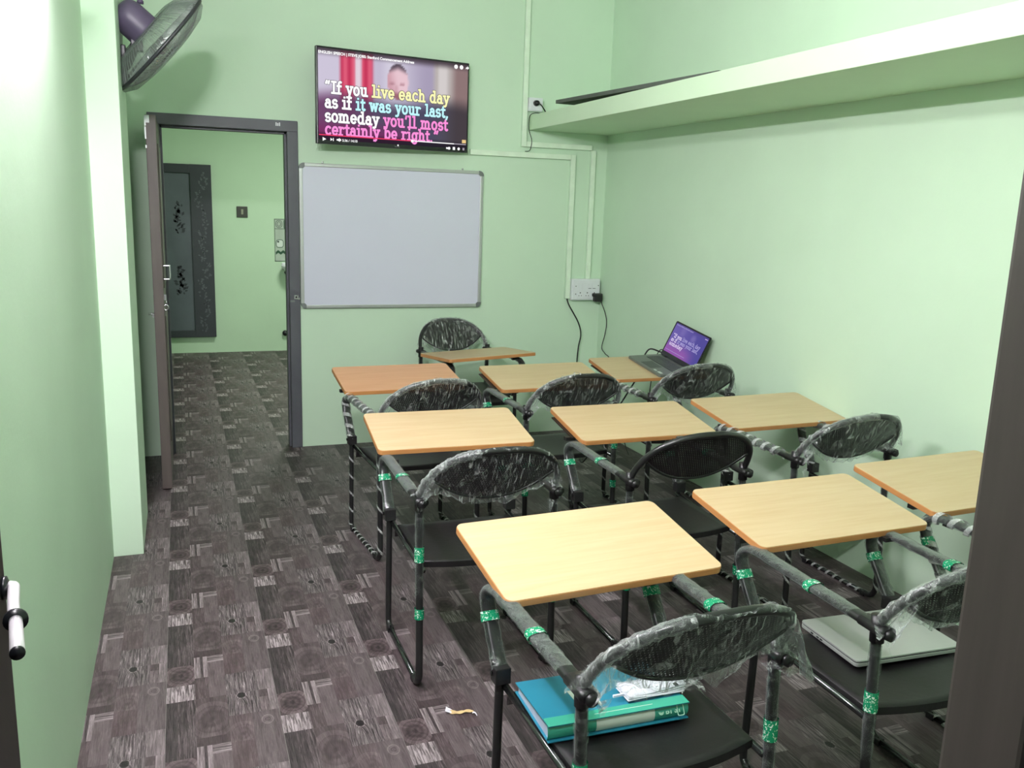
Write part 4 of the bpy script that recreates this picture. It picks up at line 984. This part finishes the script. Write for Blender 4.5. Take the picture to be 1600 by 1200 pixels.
chairs['A2'] = desk_chair((1.714, 3.672), 0.03, (1.808, 4.270, 0.03, TILT, 0.7056), 'black desk chair between the orange topped one and the open laptop one', seed=9, tape=True)
chairs['A3'] = desk_chair((2.44, 3.80), 0.03, (2.525, 4.40, 0.02, TILT, 0.7056), 'black desk chair with the lit open laptop on its writing board', seed=10, spiral=1, tape=False)
chairs['T'] = desk_chair((1.66, 5.47), PI + 0.10, (1.70, 5.07, PI + 0.25, 0.05, 0.698), 'black desk chair facing the class, alone before the back wall', seed=11, tape=False)

# ------------------------------------------------------------------ open laptop on the writing board
def board_matrix(x, y, rot, tilt, z): return Matrix.Translation((x, y, z)) @ Matrix.Rotation(rot, 4, 'Z') @ Matrix.Rotation(tilt, 4, 'X')
LM = board_matrix(2.525, 4.40, 0.02, TILT, 0.7056) @ Matrix.Translation((0.062, -0.01, 0.0015)) @ Matrix.Rotation(-PI / 2 + 0.05, 4, 'Z')
lap = empty('open_laptop', label='open grey laptop with a purple video page, on the far right writing board', cat='laptop'); lap.matrix_world = LM
LW, LD = 0.345, 0.232                                      # local x = along the hinge, +y = towards the hinge
MB().slab(rrect(LW, LD, 0.012, 4), 0.0, 0.014).build('base', M_LAPG, lap, bevel=0.002)
MB().box(-0.14, 0.14, -0.01, 0.085, 0.0138, 0.0146).build('keyboard_well', M_BEZ, lap)
kb = MB()
for r in range(6):
    for c in range(14):
        x0 = -0.138 + c * 0.0198; y0 = -0.007 + r * 0.0152
        if r == 0 and 3 <= c <= 7:
            if c == 3: kb.box(x0, x0 + 0.0198 * 5 - 0.002, y0, y0 + 0.013, 0.0144, 0.0165)
            continue
        kb.box(x0, x0 + 0.0178, y0, y0 + 0.013, 0.0144, 0.0165)
tag(kb.build('keyboard', M_LAPK, lap), kind='stuff')
MB().box(-0.058, 0.052, -0.100, -0.022, 0.0138, 0.0147).build('touchpad', M_LAPK, lap)
MB().box(0.115, 0.150, -0.098, -0.080, 0.0138, 0.0147).box(0.075, 0.100, -0.098, -0.085, 0.0138, 0.0147).build('sticker', M_POSTL, lap)
ld = empty('lid'); ld.parent = lap
ld.matrix_local = Matrix.Translation((0, LD / 2 - 0.004, 0.014)) @ Matrix.Rotation(math.radians(68), 4, 'X')
LH = 0.222
MB().slab([(x, y + LH / 2) for x, y in rrect(LW, LH, 0.010, 4)], -0.006, 0.0).build('lid_shell', M_BEZ, ld, bevel=0.0015)
def lap_fn(u, v):
    c = mixv((108, 96, 168), (84, 78, 152), sstep(0.1, 0.9, u)); c = mixv(c, (146, 92, 168), sstep(0.45, 0.9, v) * (1 - sstep(0.5, 0.95, u)))
    d = ((u - .62) / .09) ** 2 + ((v - .25) / .16) ** 2; c = mixv(c, (136, 124, 186), max(0, 1 - d) * .6)
    c = mixv(c, (128, 116, 180), sstep(.2, .25, u) * (1 - sstep(.3, .4, u)) * (1 - sstep(.25, .4, v)) * .5)
    return mixv(c, (84, 70, 130), sstep(.1, 0, v) * .6)
SWD, SHT = LW - 0.022, LH - 0.040
o = picture('screen', SWD, SHT, lap_fn, 32, 20, ld, 0.0); o.location = (-SWD / 2, 0.030, 0.0006)
E_L = emit('laptop_white', (236, 222, 252)); E_L2 = emit('laptop_lilac', (176, 168, 222))
x0_, y0_ = -SWD / 2, 0.030
for v, runs, uend in [(0.46, [('“If you ', E_L), ('live each day', E_L2)], 0.90), (0.60, [('as if ', E_L), ('it was your last,', E_L2)], 0.90), (0.74, [('someday', E_L)], 0.47)]:
    xh2 = 0.0145; tot = sum(text_width(s) for s, _ in runs); sx = (uend - 0.06) * SWD / (tot * xh2); x = x0_ + 0.06 * SWD
    for s, m in runs:
        for wd in s.split(' '):
            if wd:
                mb = MB(); x = slab_text(mb, wd, x, y0_ + SHT * (1 - v), xh2, sx, 0.22) + text_width(' ') * xh2 * sx; mb.build('caption_word', m, ld).location = (0, 0, 0.0012)
small_text('title_text', 'ENGLISH SPEECH | STEVE JOBS: Stanford', 0.0095, x0_ + 0.01, y0_ + SHT * 0.93, 0.0011, E_L2, ld, 0.0002)
MB().box(x0_ + 0.006, x0_ + SWD * 0.62, y0_ + SHT * .085, y0_ + SHT * .095, 0.0008, 0.0011).build('progress_bar', E_L2, ld)
MB().slab([(x0_ + SWD * a, y0_ + SHT * b) for a, b in disc(0.92, 0.93, 0.012)], 0.0008, 0.0011).slab([(x0_ + SWD * a, y0_ + SHT * b) for a, b in disc(0.95, 0.93, 0.012)], 0.0008, 0.0011).slab([(x0_ + SWD * a, y0_ + SHT * b) for a, b in disc(0.98, 0.93, 0.01)], 0.0008, 0.0011).build('icon', E_L, ld)
for hx in (-0.12, 0.12): MB().cyl((hx - 0.02, LD / 2 - 0.004, 0.014), (hx + 0.02, LD / 2 - 0.004, 0.014), 0.006, seg=10).build('hinge', M_BEZ, lap)

# ------------------------------------------------------------------ closed laptop on the seat
cl = empty('closed_laptop', (1.785, 1.748, 0.4345), -0.05, 'closed thin silver laptop lying on a black seat', 'laptop')
MB().slab(rrect(0.345, 0.240, 0.012, 4), 0.0, 0.010).build('base', M_LAPS, cl, bevel=0.002)
MB().slab(rrect(0.341, 0.236, 0.012, 4), 0.010, 0.0125).build('gap', M_BEZ, cl)
MB().slab(rrect(0.345, 0.240, 0.012, 4), 0.0125, 0.0185).build('lid', M_LAPS, cl, bevel=0.002)
for py in (0.02, 0.035, 0.06): MB().box(-0.1735, -0.172, py, py + 0.010, 0.004, 0.008).build('port', M_BEZ, cl)

# ------------------------------------------------------------------ folder and papers on the nearest seat
fo = empty('ring_folder', (0.888, 1.675, 0.4345), -0.02, 'blue folder with green spine and white label lying on the nearest seat', 'folder')
FW, FD, HS, HB = 0.350, 0.228, 0.040, 0.026
cov = MB()
cov.add([(-FW / 2, -FD / 2 + 0.012, HS - 0.002), (FW / 2, -FD / 2 + 0.012, HS - 0.002), (FW / 2, FD / 2, HB - 0.002), (-FW / 2, FD / 2, HB - 0.002), (-FW / 2, -FD / 2 + 0.012, HS), (FW / 2, -FD / 2 + 0.012, HS), (FW / 2, FD / 2, HB), (-FW / 2, FD / 2, HB)], [(3, 2, 1, 0), (4, 5, 6, 7), (0, 1, 5, 4), (1, 2, 6, 5), (2, 3, 7, 6), (3, 0, 4, 7)])
cov.build('front_cover', M_TEALC, fo)
MB().box(-FW / 2, FW / 2, -FD / 2 + 0.012, FD / 2, 0.0, 0.002).build('back_cover', M_TEALC, fo)
def spine(w0, w1, r0, y0):
    mb = MB(); prof = []
    for i in range(13):
        a = -PI / 2 + PI * i / 12; prof.append((y0 - r0 * 0.75 * math.cos(a), HS / 2 + r0 * math.sin(a)))
    mb.grid(lambda u, v: (w0 + (w1 - w0) * u, prof[int(round(v * 12))][0], prof[int(round(v * 12))][1]), 4, 12); return mb
spine(-FW / 2, FW / 2, HS / 2, -FD / 2 + 0.030).build('spine', M_TEALS, fo)
MB().box(-FW / 2, FW / 2, -FD / 2 + 0.012, -FD / 2 + 0.045, HS - 0.0005, HS + 0.0006).build('spine_fold', M_TEALS, fo)
spine(-0.058, 0.088, HS / 2 + 0.0008, -FD / 2 + 0.0298).build('spine_label', M_LABEL, fo)
pg = MB(); pg.add([(-FW / 2 + 0.006, -FD / 2 + 0.03, 0.002), (FW / 2 - 0.008, -FD / 2 + 0.03, 0.002), (FW / 2 - 0.008, FD / 2 - 0.008, 0.002), (-FW / 2 + 0.006, FD / 2 - 0.008, 0.002), (-FW / 2 + 0.006, -FD / 2 + 0.03, HS - 0.004), (FW / 2 - 0.008, -FD / 2 + 0.03, HS - 0.004), (FW / 2 - 0.008, FD / 2 - 0.008, HB - 0.003), (-FW / 2 + 0.006, FD / 2 - 0.008, HB - 0.003)], [(3, 2, 1, 0), (4, 5, 6, 7), (0, 1, 5, 4), (1, 2, 6, 5), (2, 3, 7, 6), (3, 0, 4, 7)])
pg.build('pages', M_PAGES, fo)
sl = (HB - HS) / (FD - 0.012)
def on_cover(x, y, dz): return (x, y, HS + sl * (y + FD / 2 - 0.012) + dz)
MB().add([on_cover(*p, 0.0007) for p in ((-0.075, -0.045), (-0.02, -0.045), (-0.02, 0.035), (-0.075, 0.035))], [(0, 1, 2, 3)]).build('cover_label', M_LABEL, fo)
yS = -FD / 2 + 0.030 - 0.75 * HS / 2 - 0.0012
M_PRINT = simple('pale_print', (170, 222, 200), 0.4)
so = small_text('spine_print', '© B1 ST', 0.017, 0, 0, 0, M_PRINT, fo, 0.0006); so.rotation_euler = (PI / 2 - 0.5, 0, 0); so.location = (0.098, yS - 0.0012, HS * 0.50)
outl_m = MB(); o1 = rrect(0.018, 0.026, 0.004, 3); o2 = rrect(0.014, 0.022, 0.003, 3); n_ = len(o1)
outl_m.add([(x, 0, z) for x, z in o1] + [(x, 0, z) for x, z in o2], [(i, (i + 1) % n_, n_ + (i + 1) % n_, n_ + i) for i in range(n_)])
oo = outl_m.build('spine_mark', M_PRINT, fo); oo.location = (0.153, yS - 0.001, HS * 0.62); oo.rotation_euler = (-0.5, 0, 0)
pp = empty('paper_packet', (1.000, 1.640, 0.4780), 0.02, 'white papers in a clear plastic sleeve lying on the blue folder', 'papers')
r = random.Random(2)
for i in range(5):
    mb = MB().grid(lambda u, v: ((u - 0.5) * 0.150 + i * 0.002 - 0.004, (v - 0.5) * 0.062 + i * 0.0015, 0.0025 * i + 0.010 * (u - 0.5) ** 2 + 0.003 * math.sin(u * 4 + i)), 8, 2)
    o = mb.build('sheet', M_PAPER, pp); so_ = o.modifiers.new('thick', 'SOLIDIFY'); so_.thickness = 0.0008
MB().box(-0.105, -0.06, -0.008, -0.003, 0.002, 0.008).build('rolled_strip', M_PAPER, pp, bevel=0.001)
MB().box(0.048, 0.058, -0.026, -0.014, 0.0145, 0.0158).build('print_block', M_BEZ, pp)
def pk(u, v):
    n1 = noise.noise(Vector((u * 9, v * 9, 3.0))); n2 = noise.noise(Vector((u * 22, v * 22, 7.0)))
    return ((u - 0.42) * 0.215, (v - 0.5) * 0.085 + 0.008 * n1, 0.019 + 0.007 * n1 + 0.006 * n2 - 0.02 * (2 * v - 1) ** 4 * 0.7 - 0.012 * max(0, u - 0.85) / 0.15)
MB().grid(pk, 30, 16).build('plastic_sleeve', M_FILM, pp)

# ------------------------------------------------------------------ torn scrap on the floor
sc = empty('paper_scrap', (0.782, 2.41, 0.0), -0.38, 'small torn tan paper scrap lying on the floor by the front chair', 'scrap')
def scr(u, v):
    x = (u - 0.5) * 0.075; wdt = 0.020 * (1 - 0.5 * u) + 0.004 * math.sin(u * 17); return (x, (v - 0.5) * wdt - 0.004 * math.sin(u * 6), 0.003 + 0.006 * math.sin(PI * v) * (0.6 + 0.4 * math.sin(u * 11)) + 0.004 * u * u)
o = MB().grid(scr, 16, 5).build('torn_strip', M_CARD, sc)
def scr2(u, v): return (-0.052 + u * 0.02, (v - 0.5) * 0.028 * (1 - 0.2 * u), 0.004 + 0.008 * (1 - u) + 0.003 * math.sin(v * 6))
MB().grid(scr2, 5, 5).build('white_end', M_PAPER, sc)
def scr3(u, v): return (0.034 + u * 0.016, -0.006 - 0.016 * u * u + (v - 0.5) * 0.008, 0.006 + 0.004 * math.sin(u * 3))
MB().grid(scr3, 5, 3).build('white_end', M_PAPER, sc)

for o in list(COL.objects):
    if o.type == 'MESH' and o.parent is None and 'kind' not in o and 'label' not in o: print('UNTAGGED', o.name)
